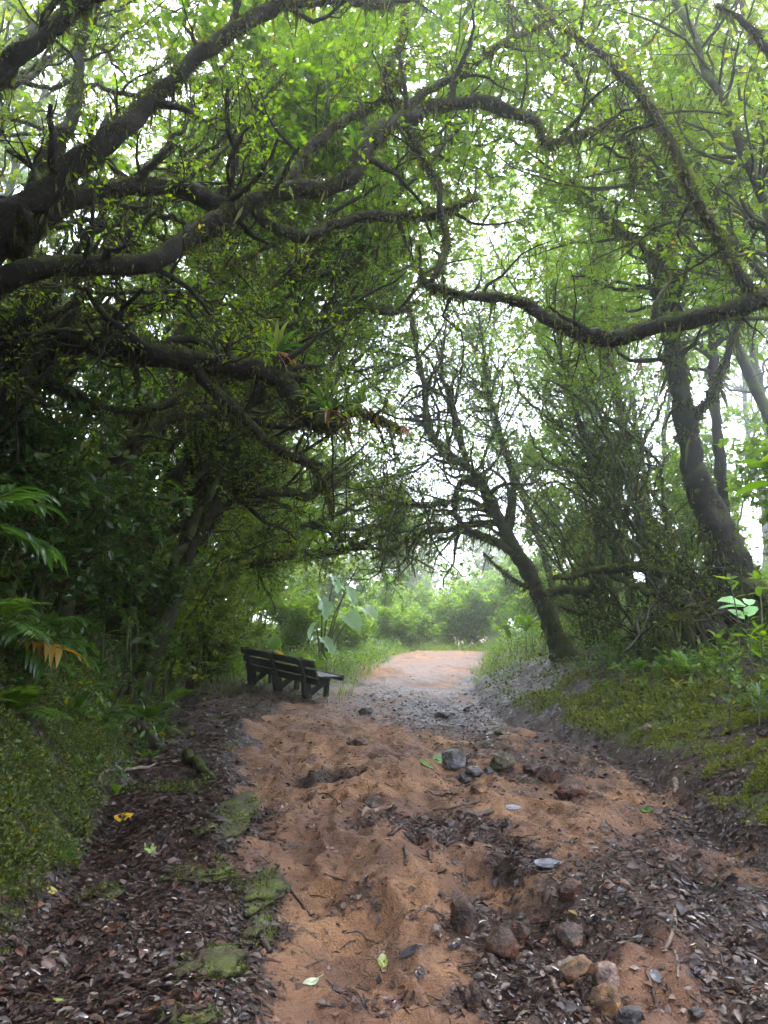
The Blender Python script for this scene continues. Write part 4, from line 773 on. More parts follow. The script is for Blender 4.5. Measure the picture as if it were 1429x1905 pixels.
def ear_plant(label, b, specs):
    """specs: (px, py, depth, length, droop direction x, material)"""
    r = thing('elephant_ear_plant', label, 'plant', b, 'elephant ear plants by the tunnel mouth')
    for (px, py, d, L, dx, dz, mat) in specs:
        p = P(px, py, d); gs = Geo(); q = cr(np.c_[[b, (b + p) / 2 + [0, 0, .35], p], [.03, .02, .012]], 14); tubes(gs, q[:, :3], q[:, 3], 6)
        g = Geo(); ear_leaf(g, p, (dx, -.35, dz), (dx + .5 * rng.normal(), -.35, .7), L); lf = part('leaf', g, M[mat], r); part('stalk', gs, M['stem'], lf)
ear_plant('tall elephant ear plant with drooping pale leaves at the left of the tunnel mouth', gp(-1.55, 18.6), [(672, 1042, 18.2, .62, .3, -.6, 'ear'), (622, 1075, 18, .6, .4, -1, 'ear_b'), (645, 1100, 17.8, .66, .7, -1, 'ear_b'), (600, 1120, 18, .66, .3, -1, 'ear_b'), (650, 1150, 17.8, .6, .8, -.8, 'ear_b'), (605, 1195, 17.6, .55, .7, -.9, 'ear_b'), (585, 1165, 18, .5, -.4, -.8, 'ear_b'), (682, 1135, 18.4, .55, .9, -.7, 'ear_b')])

def bush(label, x, y, n, Rr, H, leaf, lm, wid=.45, squash=1, cat='bush', name='leafy_bush', group='bushes beyond the tunnel', T=T2):
    b = gp(x, y); H *= U(.85, 1.15); q = [limb_w([[x + rng.normal() * Rr * .15, y + rng.normal() * Rr * .15, b[2] - .1, .03], [x + math.cos(a) * Rr * .35, y + math.sin(a) * Rr * .35, b[2] + H * .45, .02], [x + math.cos(a + .3) * Rr * U(.5, .9), y + math.sin(a) * Rr * U(.5, .9), b[2] + H * U(.6, 1), .008]]) for a in np.linspace(0, 6.28, 12)]
    return tree(name, label, cat, q, b, group, n1=70, n2=350, n3=int(n / 6), M_=6, L1=(.25 * Rr, .7 * Rr), L2=(.15 * Rr, .4 * Rr), L3=(.1, .3), leaf=leaf, lm=lm, wid=wid, sides=5, up=.3, T=T)
def bushes():
    bush('bright green bush right of the tunnel mouth beside the path', 5.0, 22.5, 9000, 1.1, 1.5, (.10, .18), 'leaf_b')
    bush('yellow green bush behind the crest on the right', 5.6, 28, 11000, 1.6, 2.2, (.13, .22), 'leaf_b')
    bush('fresh green bush at the end of the red path', 3.4, 30.8, 11000, 1.7, 2.1, (.14, .24), 'leaf_b')
    bush('low light bush just over the crest', .6, 29, 9000, 1.2, 1.3, (.13, .22), 'leaf_b')
    bush('misty bush left of the end of the path', -.4, 33, 11000, 1.7, 2.4, (.15, .25), 'leaf_b')
    bush('bigger misty bush behind the crest', 1.6, 37, 12000, 2.1, 3.0, (.16, .27), 'leaf_b')
    bush('wide misty bush further behind the crest', 5.2, 38.5, 12000, 2.3, 3.2, (.17, .28), 'leaf_b')
    bush('rounded green bush just past the crest, right of the path', 2.2, 34.5, 11000, 1.8, 2.0, (.14, .24), 'leaf_b')
    bush('tall misty bush at the left side of the clearing', -2.8, 35, 12000, 2.2, 4.0, (.16, .26), 'leaf')
    bush('misty bush at the right side of the clearing', 9.2, 36, 12000, 2.3, 3.0, (.17, .28), 'leaf_b')
    bush('light bush overhanging the left verge past the bench', -2.5, 22, 10000, 1.2, 1.7, (.09, .16), 'leaf_b')
    bush('grassy bush on the left verge near the crest', -1.3, 24.5, 9000, 1.1, 1.1, (.10, .18), 'leaf_b')
    bush('leafy bush at the left bank behind the bench', -3.7, 15.9, 9000, 1.0, 1.6, (.08, .14), 'leaf')
    bush('rounded bush left of the bench against the bank', -4.3, 13.2, 9000, .9, 1.2, (.07, .12), 'leaf')
bushes()
# ---- limbs and leaves added to near trees to block light around the camera
def shade_canopy(root, pts, n, leaf, lm='leaf_dark', spread=1.3, M_=8, n3=1500):
    ls = []
    b = wloc(root)
    for (x, y, z, r) in pts:
        s = b + [0, 0, max(z * .8 - b[2], 1)]; ls.append(limb_w([[*s, r * 1.6], [*(s * .5 + np.array([x, y, z]) * .5 + [0, 0, .6]), r], [x, y, z, r * .35]], .05))
    gt = Geo(); gl = Geo()
    for q in ls:
        g = Geo(); tubes(g, q[:, :3], q[:, 3], 8, .12, True); part('limb', g, M['bark'], root)  # limb added to carry the shading leaves
    S = np.stack([rs(q) for q in ls]); P1, R1 = spawn(S[..., :3], S[..., 3], n, (.6 * spread, 1.6 * spread), 5, .85, .1, t0=.3, rmax=.04); tubes(gt, P1, R1, 5)
    P2, R2 = spawn(P1, R1, n * 6, (.4, 1.1), 4, .8, .1); m = P2.mean(1); k = (m[:, 1] < .1) | (m[:, 2] - 1.5 > m[:, 1] * 1.05 + .5) | (np.abs(m[:, 0]) > .6 * m[:, 1] + .7); P2, R2 = P2[k], R2[k]; tubes(gt, P2, R2, 3)  # keeps only twigs out of view
    leaf_on(gl, P2, M_, leaf, .6, T6); part('twigs', gt, M['bark'], root); part('crown', gl, M[lm], root)  # unseen leaves, added to darken the near scene
O = {o['label']: o for o in bpy.data.objects if 'label' in o.keys()}
find = lambda t: next(o for k, o in O.items() if t in k)
shade_canopy(find('huge black mossy tree'), SHADE_A, 300, (.12, .18))
shade_canopy(find('sending two long bare'), SHADE_B, 260, (.10, .16))
shade_canopy(find('lowest limb sags'), SHADE_C, 260, (.12, .18))
shade_canopy(find('fanning up'), SHADE_D, 220, (.12, .18))


# ------------------------------------------------------------------ ground cover
def scatter(n, fn, ylim=(1.7, 26), xl=(-6, 7), pw=1.6):
    """n points; denser near the camera (density about 1/d^pw), kept with probability fn(x, y)"""
    out = []; tot = 0
    while tot < n:
        u = U(0, 1, n * 3); a, b = ylim; e = 1 - pw + 1
        y = (a**e + u * (b**e - a**e))**(1 / e) if abs(e) > 1e-3 else a * (b / a)**u
        hw = y * .56 + .3; x = U(-1, 1, len(y)) * hw
        k = (x > xl[0]) & (x < xl[1]); x, y = x[k], y[k]; k = U(0, 1, len(x)) < fn(x, y); x, y = x[k], y[k]
        out.append(np.stack([x, y], -1)); tot += len(x)
        if len(out) > 60: break
    p = np.concatenate(out)[:n]; return p[:, 0], p[:, 1]
M['litter'] = leaf_mat('wet_leaf_litter', [(0, (.010, .005, .005)), (.5, (.026, .012, .012)), (.75, (.05, .022, .016)), (.92, (.085, .035, .02)), (.98, (.06, .045, .04)), (.995, (.12, .08, .05)), (1, (.2, .15, .04))], 0, .42)
TF = (np.array([[-.3, 0, .02], [.25, .05, .0], [.5, .45, .16], [.15, .95, .02], [-.25, .7, .12], [-.55, .4, -.02]]), np.array([[0, 1, 2, 5], [5, 2, 3, 4]]))
def litter():
    g = Geo()
    def lf(x, y): l, m, w_ = zones(x, y); return np.clip(l * 1.1 - .12 - .5 * m + .012, 0.006, 1) * (x > -9)
    for n, T, sz, yl in ((8500, T6, (.018, .068), (1.7, 6.5)), (20000, TF, (.008, .04), (1.7, 7)), (9000, T6, (.02, .07), (5, 14)), (24000, T2, (.015, .06), (4.5, 26))):
        x, y = scatter(n, lf, yl, pw=1.5); n = len(x); N_ = gnorm(x, y)
        a = U(0, 6.28, n); d = np.stack([np.cos(a), np.sin(a), rng.normal(size=n) * .18], -1)
        d = d - N_ * (d * N_).sum(1, keepdims=True) * .9; nr = norm(N_ + rng.normal(size=(n, 3)) * .32)
        s = U(0, 1, n)**2.2 * (sz[1] - sz[0]) + sz[0]
        leaves(g, np.stack([x, y, gh(x, y) + U(.003, .02, n)], -1), d, nr, s * (1 + y / 25), U(.28, .75, n), T)
    o = part('leaf_litter', g, M['litter']); o['kind'] = 'stuff'; o['label'] = 'dark wet fallen leaves covering the verges and the gullies of the path'
    g = Geo(); x, y = scatter(5200, lambda x, y: lf(x, y)**2, (1.7, 12), pw=1.3); n = len(x); N_ = gnorm(x, y); a = U(0, 6.28, n); d = np.stack([np.cos(a), np.sin(a), rng.normal(size=n) * .1], -1)
    leaves(g, np.stack([x, y, gh(x, y) + U(.012, .03, n)], -1), d - N_ * (d * N_).sum(1, keepdims=True), norm(N_ + rng.normal(size=(n, 3)) * .2), U(.015, .06, n), U(.3, .7, n), T6)
    o = part('wet_leaf_litter', g, M['litter_wet']); o['kind'] = 'stuff'; o['label'] = 'glistening rain wet leaves lying on top of the litter'
    # twig bits
    g = Geo(); x, y = scatter(5200, lambda x, y: np.clip(zones(x, y)[0], .10, 1), (1.8, 16), pw=1.4); n = len(x); a = U(0, 6.28, n); L = U(.03, .16, n)
    pts = np.stack([np.stack([x + np.cos(a) * L * t + rng.normal(size=n) * L * .05, y + np.sin(a) * L * t, gh(x + np.cos(a) * L * t, y + np.sin(a) * L * t) + .006], -1) for t in (-.5, 0, .5)], 1)
    r = U(.0012, .0045, n); tubes(g, pts, np.stack([r, r, r * .7], -1), 5)
    o = part('twig_litter', g, M['stick']); o['kind'] = 'stuff'; o['label'] = 'small broken twigs strewn over the path and its verges'
    # grit and clods
    g = Geo(); x, y = scatter(15000, lambda x, y: .25 + .75 * ss(.5, .7, fbm(x * 1.5, y * 1.5, 5, 3)), (1.8, 14), (-3, 3.3), pw=1.5); n = len(x)
    ov = np.array([[1, 0, 0], [0, 1, 0], [-1, 0, 0], [0, -1, 0], [0, 0, 1], [0, 0, -1]], float); of = np.array([[0, 1, 4], [1, 2, 4], [2, 3, 4], [3, 0, 4], [1, 0, 5], [2, 1, 5], [3, 2, 5], [0, 3, 5]])
    s = (U(0, 1, n)**4 * .024 + .003)[:, None, None]; V = np.stack([x, y, gh(x, y) + .001], -1)[:, None] + ov[None] * s * U(.5, 1.3, (n, 6, 1)) * [1, 1, .6] + rng.normal(size=(n, 6, 3)) * s * .2
    g.add(V, (of[None] + (np.arange(n) * 6)[:, None, None]).reshape(-1, 3)); o = part('grit', g, M['clod'], smooth=False); o['kind'] = 'stuff'; o['label'] = 'grit and small clods lying on the clay path'
M['litter_wet'] = leaf_mat('soaked_leaf', [(0, (.012, .009, .012)), (.6, (.03, .02, .022)), (1, (.08, .05, .04))], 0, .14)
M['stick'] = simple('wet_stick', [(.3, (.02, .013, .01)), (.6, (.07, .042, .03)), (.8, (.14, .09, .06))], 12, .45)
M['clod'] = leaf_mat('clods', [(0, (.02, .012, .010)), (.5, (.06, .03, .02)), (.85, (.2, .095, .05)), (1, (.2, .16, .15))], 0, .6)
litter()
def moss_cover():
    def mf(x, y): l, m, w_ = zones(x, y); return np.clip(m * 1.3 - .25, 0, 1)
    g = Geo(); gy = Geo()
    for n, yl, sz, k, xl in ((150000, (1.7, 9), (.010, .030), 1, (-8, .2)), (90000, (2.5, 12), (.012, .034), 2, (.5, 8)), (40000, (8, 30), (.035, .085), 3, (-9, 11))):
        x, y = scatter(n, mf, yl, xl, pw=1.3); n = len(x); N_ = gnorm(x, y)
        clump = fbm(x * 6, y * 6, 101, 4, .65); keep = clump > (.43 if k < 3 else .3); x, y, N_, clump = x[keep], y[keep], N_[keep], clump[keep]; n = len(x)
        d = norm(N_ * .6 + rng.normal(size=(n, 3)) * .75 + [0, 0, .1]); nr = norm(rng.normal(size=(n, 3)) + N_)
        pos = np.stack([x, y, gh(x, y)], -1) + N_ * (np.clip(clump - .35, 0, 1) * (.3 if k < 3 else .35) * U(.1, 1, n))[:, None]
        leaves(gy if k == 2 else g, pos, d, nr, U(sz[0], sz[1], n), U(.35, .7, n))
    o = part('moss', g, M['moss_b']); o['kind'] = 'stuff'; o['label'] = 'thick green moss and tiny ferns covering the left bank'
    o = part('moss', gy, M['moss_y']); o['kind'] = 'stuff'; o['label'] = 'cushions of yellow green moss on the right slope'
    # low leafy plants
    g = Geo()
    def uf(x, y): return np.clip(ss(-.05, .6, xfoot_l(y) - x) * ss(4, 8, y) * .9 + ss(.7, 1.8, x - xfoot_r(y)) * .9 * (fbm(x * 1.4, y * 1.4, 7, 3) > .46) + ss(15, 19, y) * (ss(.1, -.3, x - xclay_l(y)) + ss(0, .5, x - xfoot_r(y))) + .5 * ss(6, 8.5, y) * ss(.45, -.1, x - xfoot_l(y)) + .9 * ss(27, 28, y), 0, 1)
    x, y = scatter(9500, uf, (3.2, 36), (-9, 11), pw=.9); n = len(x)
    H = U(.08, .38, n) * np.clip(.5 + y / 18, .5, 1.3); b = np.stack([x, y, gh(x, y) - .01], -1); dr = norm(rng.normal(size=(n, 3)) * .3 + [0, 0, 1]); P1 = np.stack([b + dr * (H * t)[:, None] + rng.normal(size=(n, 3)) * .01 for t in (0, .35, .7, 1)], 1)
    gs = Geo(); tubes(gs, P1, np.tile([[.003, .003, .002, .0015]], (n, 1)), 3); leaf_on(g, P1, 9, (.04, .10), .45, T6, .25, 0)
    o = part('undergrowth', g, M['leaf_u']); o['kind'] = 'stuff'; o['label'] = 'small leafy plants crowding both banks of the path'
    o = part('undergrowth_stems', gs, M['stem']); o['kind'] = 'stuff'; o['label'] = 'thin stems of the small leafy plants on the banks'
    g = Geo()
    def gf(x, y): return np.clip(ss(14.5, 17, y) * (ss(.25, -.1, x - xclay_l(y)) + ss(-.3, .2, x - xfoot_r(y))) + .25 * ss(12.5, 14, y) * (x < -.6) * (x > -3.5) + ss(26.6, 27.6, y), 0, 1)
    x, y = scatter(24000, gf, (12.5, 34), (-6, 9), pw=.6); n = len(x); d = norm(rng.normal(size=(n, 3)) * .4 + [0, 0, 1])
    strap(g, np.stack([x, y, gh(x, y)], -1), d, U(.08, .3, n), .014, 1.2, 3); o = part('grass', g, M['grass']); o['kind'] = 'stuff'; o['label'] = 'light green grass on the verges by the bench and the tunnel mouth'
M['leaf_u'] = leaf_mat('undergrowth_leaf', [(0, (.03, .08, .012)), (.5, (.06, .13, .02)), (.95, (.11, .18, .03)), (1, (.3, .25, .04))], .45, .32)
M['grass'] = leaf_mat('grass_blade', [(0, (.06, .12, .02)), (1, (.16, .21, .04))], .5, .5)
moss_cover()

# ------------------------------------------------------------------ rocks, mounds, sticks, leaves on the path
import bmesh
def blob(sub, seed, cuts=9, cut=(.55, .9), amp=.22, fr=1.6):
    bm = bmesh.new(); bmesh.ops.create_icosphere(bm, subdivisions=sub, radius=1); V = np.array([v.co[:] for v in bm.verts]); F = np.array([[v.index for v in f.verts] for f in bm.faces]); bm.free()
    r = np.random.default_rng(seed)
    for k in range(cuts):
        n = norm(r.normal(size=3)); V = V - np.maximum(V @ n - r.uniform(*cut), 0)[:, None] * n
    nz = (fbm(V[:, 0] * fr + seed, V[:, 1] * fr + V[:, 2] * 1.3, seed, 4) - .5) + (fbm(V[:, 2] * fr * 3 + seed, V[:, 1] * fr * 3 - V[:, 0] * 2, seed + 5, 3) - .5) * .3
    return V * (1 + amp * 2 * nz + (fbm(V[:, 0] * 9 + V[:, 2] * 4, V[:, 1] * 9 - V[:, 2] * 5, seed + 9, 3) - .5) * .10)[:, None], F
def rock_mat(name, a, b, rough=.5, scale=9): return simple(name, [(.36, tuple(v * .5 for v in a)), (.46, a), (.56, tuple((x + y) / 2 for x, y in zip(a, b))), (.66, b)], scale * 1.5, rough, .9, .02)
M['r_grey'] = rock_mat('rock_grey', (.03, .027, .027), (.12, .115, .12), .3); M['r_brown'] = rock_mat('rock_brown', (.035, .02, .014), (.15, .08, .05)); M['r_rust'] = rock_mat('rock_rust', (.05, .022, .014), (.17, .07, .035))
M['r_ochre'] = rock_mat('rock_ochre', (.09, .045, .02), (.30, .16, .06), .6); M['r_pink'] = rock_mat('rock_pink', (.13, .08, .065), (.40, .28, .24), .4); M['r_olive'] = rock_mat('rock_olive', (.05, .045, .025), (.14, .13, .07), .5)
def rock(label, px, py, wpx, hpx, mat, sink=.36, deep=.8, cuts=9, name='rock'):
    b = G(px, py + hpx * .35); d = b[1]; sx = wpx / 2 / FPX * d * 1.05; sz = hpx / 2 / FPX * d * 1.15
    V, F = blob(4, int(px * 7 + py), cuts); a = U(0, 6.28); c_, s_ = math.cos(a), math.sin(a); V = V @ np.array([[c_, s_, 0], [-s_, c_, 0], [0, 0, 1]])
    V = V * [sx, sx * deep, sz] + b + [0, 0, sz * (1 - sink * 1.6)]; g = Geo(); g.add(V, F); return solo(name, g, M[mat], label, 'rock', b, 'rocks lying on the path')
def rocks():
    for a in [('upright domed brown grey rock with a dark wet foot, highest on the near path', 862, 1708, 50, 78, 'r_brown'),
              ('blocky rust brown rock right below the upright domed rock', 932, 1756, 64, 52, 'r_rust'), ('small rust brown rock touching the blocky one on its right', 966, 1736, 34, 42, 'r_rust'),
              ('round pale pink rock at the bottom right', 1127, 1822, 50, 44, 'r_pink'), ('large ochre rock just below the pale pink one', 1135, 1862, 66, 44, 'r_ochre'), ('crumbly orange clod left of the pale pink rock', 1078, 1806, 58, 34, 'r_ochre'),
              ('pointed brown rock near the bottom edge among black leaves', 880, 1858, 30, 48, 'r_brown'), ('wet grey rock cut by the bottom edge', 1172, 1896, 52, 40, 'r_grey'),
              ('largest smooth dark grey stone midway down the path beside two green leaves', 842, 1414, 48, 32, 'r_grey'), ('flat grey stone right below the largest smooth dark one', 881, 1434, 34, 18, 'r_grey'),
              ('tiny black stone at the right of the flat grey stone', 908, 1433, 20, 16, 'r_grey'), ('small black stone under the flat grey stone', 865, 1450, 28, 18, 'r_grey'), ('olive stone right of the dark stones midway down the path', 934, 1418, 46, 26, 'r_olive'),
              ('pointed brown stone behind the ochre clods midway down the path', 988, 1432, 28, 24, 'r_brown'), ('broad brown stone half buried beside the pointed brown one', 1022, 1440, 40, 26, 'r_rust'), ('orange stone in front of the small black stone', 892, 1466, 30, 22, 'r_ochre'),
              ('orange clay lump right of the orange stone', 1060, 1468, 60, 32, 'r_rust'), ('flat grey stone lying alone right of the bench', 680, 1321, 28, 16, 'r_grey'), ('low brown stone half buried in the clay left of the gully', 664, 1379, 40, 22, 'r_brown'),
              ('dark stone capped with dead leaves beside a pale stick', 692, 1494, 40, 24, 'r_brown'), ('long flat stone in the wet leaves near the arch', 828, 1331, 36, 14, 'r_grey'), ('small grey stone at the foot of the right slope', 933, 1362, 26, 14, 'r_olive'),
              ('small tan stone in the litter at the lower right', 1296, 1884, 28, 18, 'r_grey'), ('grey brown stone on the mossy foot of the right slope', 1206, 1358, 28, 16, 'r_pink'), ('brown rock sunk in the wet leaves right of the small rust brown one', 1062, 1655, 46, 32, 'r_rust'),
              ('dark brown rock buried in black leaves left of the long curved stick', 1062, 1742, 50, 44, 'r_brown')]: rock(*a)
rocks()
def mound(label, px, py, wpx, hpx, h, name='mossy_rock'):
    b = G(px, py); q = G(px + wpx / 2, py); sx = abs(q[0] - b[0]); f, n_ = G(px, py + hpx / 2), G(px, py - hpx / 2); sy = max(abs(n_[1] - f[1]) / 2, .08)
    V, F = blob(4, int(px + py * 3), 3, (.8, 1), .5); h = h * .42; V = V * [sx * (1 + .25 * rng.normal() * 0), sy, h] + b + [0, 0, -h * .1]; root = thing(name, label, 'mossy rock', b, 'moss covered rocks on the left verge')
    g = Geo(); g.add(V, F); part('rock', g, M['mossrock'], root)
    top = V[V[:, 2] > b[2] - .02]; n = int(min(9000, 70000 * sx * sy)) + 1500; i = rng.integers(0, len(V), n); P0 = V[i] + rng.normal(size=(n, 3)) * [sx * .16, sy * .16, .003]; k = (V[i, 2] > b[2] + h * .02) & (U(0, 1, n) > .15); P0 = P0[k]; n = len(P0); P0[:, 2] = np.maximum(np.minimum(P0[:, 2], b[2] - h * .1 + h * np.sqrt(np.clip(1.02 - ((P0[:, 0] - b[0]) / sx)**2 - ((P0[:, 1] - b[1]) / sy)**2, 0, 1))), gh(P0[:, 0], P0[:, 1]) + .002)
    k = fbm(P0[:, 0] * 9, P0[:, 1] * 9, 8, 4) > .47; P0 = P0[k]; n = len(P0); up = norm((P0 - b) / [sx, sy, h] + [0, 0, .6])
    g = Geo(); leaves(g, P0, norm(up + rng.normal(size=(n, 3)) * .8), rng.normal(size=(n, 3)), U(.007, .02, n), .6); part('moss', g, M['moss_b'], root, kind='stuff')
    n = 90; g = Geo(); q = np.array([b[0], b[1]]) + rng.normal(size=(n, 2)) * [sx * .8, sy * .8]; zt = np.maximum(b[2] - h * .1 + h * np.sqrt(np.clip(1 - ((q[:, 0] - b[0]) / sx)**2 - ((q[:, 1] - b[1]) / sy)**2, 0, 1)), gh(q[:, 0], q[:, 1])) + .008
    a = U(0, 6.28, n); leaves(g, np.c_[q, zt], np.stack([np.cos(a), np.sin(a), 0 * a], -1), norm(rng.normal(size=(n, 3)) * .3 + [0, 0, 1]), U(.012, .05, n), U(.3, .7, n), TF); part('dead_leaves', g, M['litter'], root, kind='stuff')
M['mossrock'] = simple('mossy_stone', [(.40, (.04, .025, .016)), (.52, (.045, .05, .012)), (.68, (.075, .09, .014))], 11, .85, .8, .02)
for a in [('moss covered rock nearest the bench, with a dark root across it', 432, 1518, 110, 66, .15), ('small round moss cushion left of the root', 378, 1545, 54, 24, .08), ('largest moss covered rock, at the edge of the clay', 478, 1652, 150, 110, .17),
          ('flat mossy rock with a yellow leaf on it', 372, 1628, 130, 46, .08), ('mossy rock low on the left near the bottom edge', 388, 1800, 130, 70, .15), ('mossy stub of wood at the foot of the left moss bank', 185, 1672, 84, 44, .10), ('mossy lump cut by the bottom edge', 345, 1895, 110, 36, .09), ('low dark mossy lump at the clay edge below the largest one', 478, 1740, 60, 60, .10)]: mound(*a)

def stick(label, rows, mat='stick', name='stick', cat='stick', grp='sticks lying on the ground', lift=.3, stub=0, bmp=.12, sides=9):
    """rows (px, py, width px) on the ground"""
    P_ = []
    for (px, py, w_) in rows:
        b = G(px, py); r = w_ / 2 / FPX * b[1]; P_.append([b[0], b[1], b[2] + r * lift, r])
    P_ = np.array(P_); P_[:, 2] = np.maximum(P_[:, 2], gh(P_[:, 0], P_[:, 1]) + P_[:, 3] * lift)
    q = cr(P_, max(10, len(P_) * 6)); j = rng.normal(size=(len(q), 3)) * .25 * q[:, 3:4]; q[:, :3] += j; q[:, 2] = np.maximum(q[:, 2], gh(q[:, 0], q[:, 1]) + q[:, 3] * .2)
    g = Geo(); tubes(g, q[:, :3], q[:, 3], sides, bmp, True)
    for k in range(stub):
        i = int(U(2, len(q) - 3)); d = norm(q[i + 1, :3] - q[i, :3] + rng.normal(size=3) * .9 + [0, 0, .4]); L = q[i, 3] * U(4, 9); tubes(g, np.array([q[i, :3], q[i, :3] + d * L * .5, q[i, :3] + d * L]), q[i, 3] * np.array([.6, .45, .3]), 6)
    return solo(name, g, M[mat], label, cat, P_[0, :3], grp)
M['stick_l'] = simple('pale_stick', [(.3, (.09, .06, .045)), (.7, (.22, .16, .12))], 14, .5); M['root'] = simple('dark_root', [(.3, (.015, .011, .009)), (.7, (.05, .035, .025))], 12, .5)
for a in [('thick short dark stick lying slanted in the middle of the path', [(853, 1531, 9), (885, 1522, 10), (916, 1513, 9)]), ('longer thin stick just above the thick short dark one', [(805, 1514, 4), (850, 1503, 5), (893, 1493, 5)]),
          ('thin black stick between the dark stones and the gully', [(790, 1478, 4), (820, 1481, 4), (852, 1478, 3)]), ('short dark stick pointing down left at the gully', [(722, 1556, 6), (735, 1548, 7), (748, 1539, 5)]), ('stubby upright looking brown stick in the clay, left one of two', [(752, 1584, 7), (756, 1596, 7), (755, 1610, 6)]),
          ('small brown peg of wood right of the stubby brown stick', [(797, 1584, 6), (800, 1592, 6), (801, 1602, 5)]), ('brown peg of wood above the upright domed rock', [(861, 1628, 6), (863, 1640, 6), (862, 1652, 5)]), ('thin straight twig on the clay right of the largest mossy rock', [(603, 1628, 4), (622, 1634, 4), (645, 1641, 3)]),
          ('long curved pale stick standing out of the black leaves', [(1236, 1772, 7), (1250, 1745, 8), (1256, 1722, 7), (1255, 1695, 6)]), ('smooth grey brown branch piece left of the crumbly orange clod', [(1014, 1814, 8), (1045, 1805, 14), (1072, 1792, 13), (1090, 1786, 8)]), ('short brown branch piece behind the upright domed rock', [(872, 1683, 9), (890, 1678, 13), (908, 1672, 9)]),
          ('straight pale twig below the long curved pale stick', [(1257, 1776, 5), (1260, 1797, 5), (1262, 1822, 5)]), ('flat split grey stick left of the pale pink rock', [(1024, 1822, 8), (1030, 1838, 9), (1038, 1856, 7)]), ('long thin twig in the litter at the bottom right', [(1202, 1812, 5), (1215, 1845, 6), (1222, 1876, 5)]),
          ('dark stick at the right edge pointing out of the picture', [(1355, 1765, 8), (1390, 1780, 9), (1440, 1805, 8)]), ('small pale stump of stick at the foot of the moss slope', [(1256, 1452, 9), (1258, 1464, 10), (1257, 1478, 9)]),
          ('small stick crossing the edge of the largest mossy rock', [(540, 1658, 5), (560, 1682, 6), (580, 1706, 5)]), ('thin bent twig above the dip of clay', [(572, 1488, 2.5), (608, 1478, 3), (638, 1505, 2.5)]), ('pair of crossed twigs tip on the clay', [(645, 1740, 3), (680, 1750, 3.5), (715, 1760, 3)]),
          ('thin straight twig at the bottom right of the clay', [(1110, 1868, 5), (1118, 1890, 5), (1124, 1905, 5)]), ('curved twig on the leaves at the left, pale and thin', [(258, 1720, 3), (262, 1735, 4), (258, 1750, 3)]), ('pale stick at the gully beside the dark capped stone', [(672, 1522, 6), (700, 1512, 8), (730, 1502, 6)]),
          ('long thin twig on the clay below the blocky rust rock', [(880, 1695, 2.5), (915, 1706, 3), (945, 1720, 2.5)])]: stick(*a, mat='stick_l' if 'pale' in a[0] or 'grey' in a[0] else 'stick', stub=1 if 'dark' in a[0] else 0)
stick('dark root lying across the mossy rock nearest the bench', [(335, 1517, 12), (375, 1524, 14), (410, 1535, 14), (445, 1548, 9)], 'root', 'root', 'root', 'roots on the left verge', .8)
stick('black rotting branch leaning down the left bank', [(165, 1295, 14), (205, 1335, 20), (250, 1360, 22), (300, 1400, 18)], 'root', 'fallen_branch', 'branch', 'roots on the left verge', 1.2, 2)
stick('pale forked twig lying over the roots at the left', [(180, 1462, 6), (200, 1440, 6), (265, 1434, 6), (335, 1420, 4)], 'stick_l', 'fallen_branch', 'branch', 'roots on the left verge', 1.5, 2)
stick('knotted mossy root at the edge of the left litter', [(345, 1412, 20), (365, 1432, 18), (395, 1452, 10)], 'bark_m', 'root', 'root', 'roots on the left verge', .9)
stick('dark wood piece below the largest mossy rock', [(470, 1735, 12), (485, 1752, 14), (500, 1778, 10)], 'root', 'root', 'root', 'roots on the left verge', .8)
stick('thin root crossing the soil in front of the bench', [(405, 1335, 4), (430, 1330, 5), (455, 1318, 5)], 'stick', 'root', 'root', 'roots on the left verge', .9)
def logs():
    for lab, rows, r in [('mossy log lying level in the dark brushwood right of the leaning tree', [(1010, 1105, 13, 14), (1070, 1100, 12.8, 16), (1130, 1106, 12.6, 12)], 0), ('dead mossy limb resting above the dark hollow on the right', [(1030, 1075, 12, 10), (1120, 1062, 11.6, 16), (1200, 1055, 11.2, 18), (1270, 1080, 10.8, 14)], 0),
                          ('bare dead branch poking left out of the brushwood', [(1040, 1128, 13.2, 8), (1085, 1140, 13, 9), (1150, 1150, 12.8, 9)], 0), ('mossy dead limb slanting down to the right below the thick trunk', [(1080, 1030, 12, 10), (1150, 1075, 11.5, 12), (1230, 1110, 11, 14), (1290, 1130, 10.6, 10)], 0)]:
        q = limb_px(rows, .03); root = thing('fallen_log', lab, 'log', q[0, :3], 'dead limbs in the right brushwood'); g = Geo(); tubes(g, q[:, :3], q[:, 3], 10, .2, True); part('log', g, M['bark_m'], root); g = Geo(); fuzz(g, q, 900, (.02, .05), .6); part('moss', g, M['moss'], root, kind='stuff')
    b = gp(4.55, 10.9, 0); r = thing('root_mass', 'dark torn root mass of a fallen tree in the hollow on the right', 'root mass', b)
    g = Geo(); V, F = blob(4, 5, 8, (.6, .9), .25); g.add(V * [.45, .3, .3] + b + [0, .1, .15], F); part('soil', g, M['root'], r); g = Geo(); n = 46
    a = U(0, 6.28, n); s = b + [0, -.1, .4] + rng.normal(size=(n, 3)) * [.35, .15, .2]; d = norm(np.stack([np.cos(a), -np.abs(rng.normal(size=n)) * .6, np.sin(a) * .8], -1)); C = [s]
    for k in range(7): d = norm(d + rng.normal(size=(n, 3)) * .35 + [0, 0, -.12]); C.append(C[-1] + d * U(.08, .16, n)[:, None])
    tubes(g, np.stack(C, 1), U(.008, .03, n)[:, None] * np.linspace(1, .25, 8), 6, .1); part('roots', g, M['root'], r)
logs()

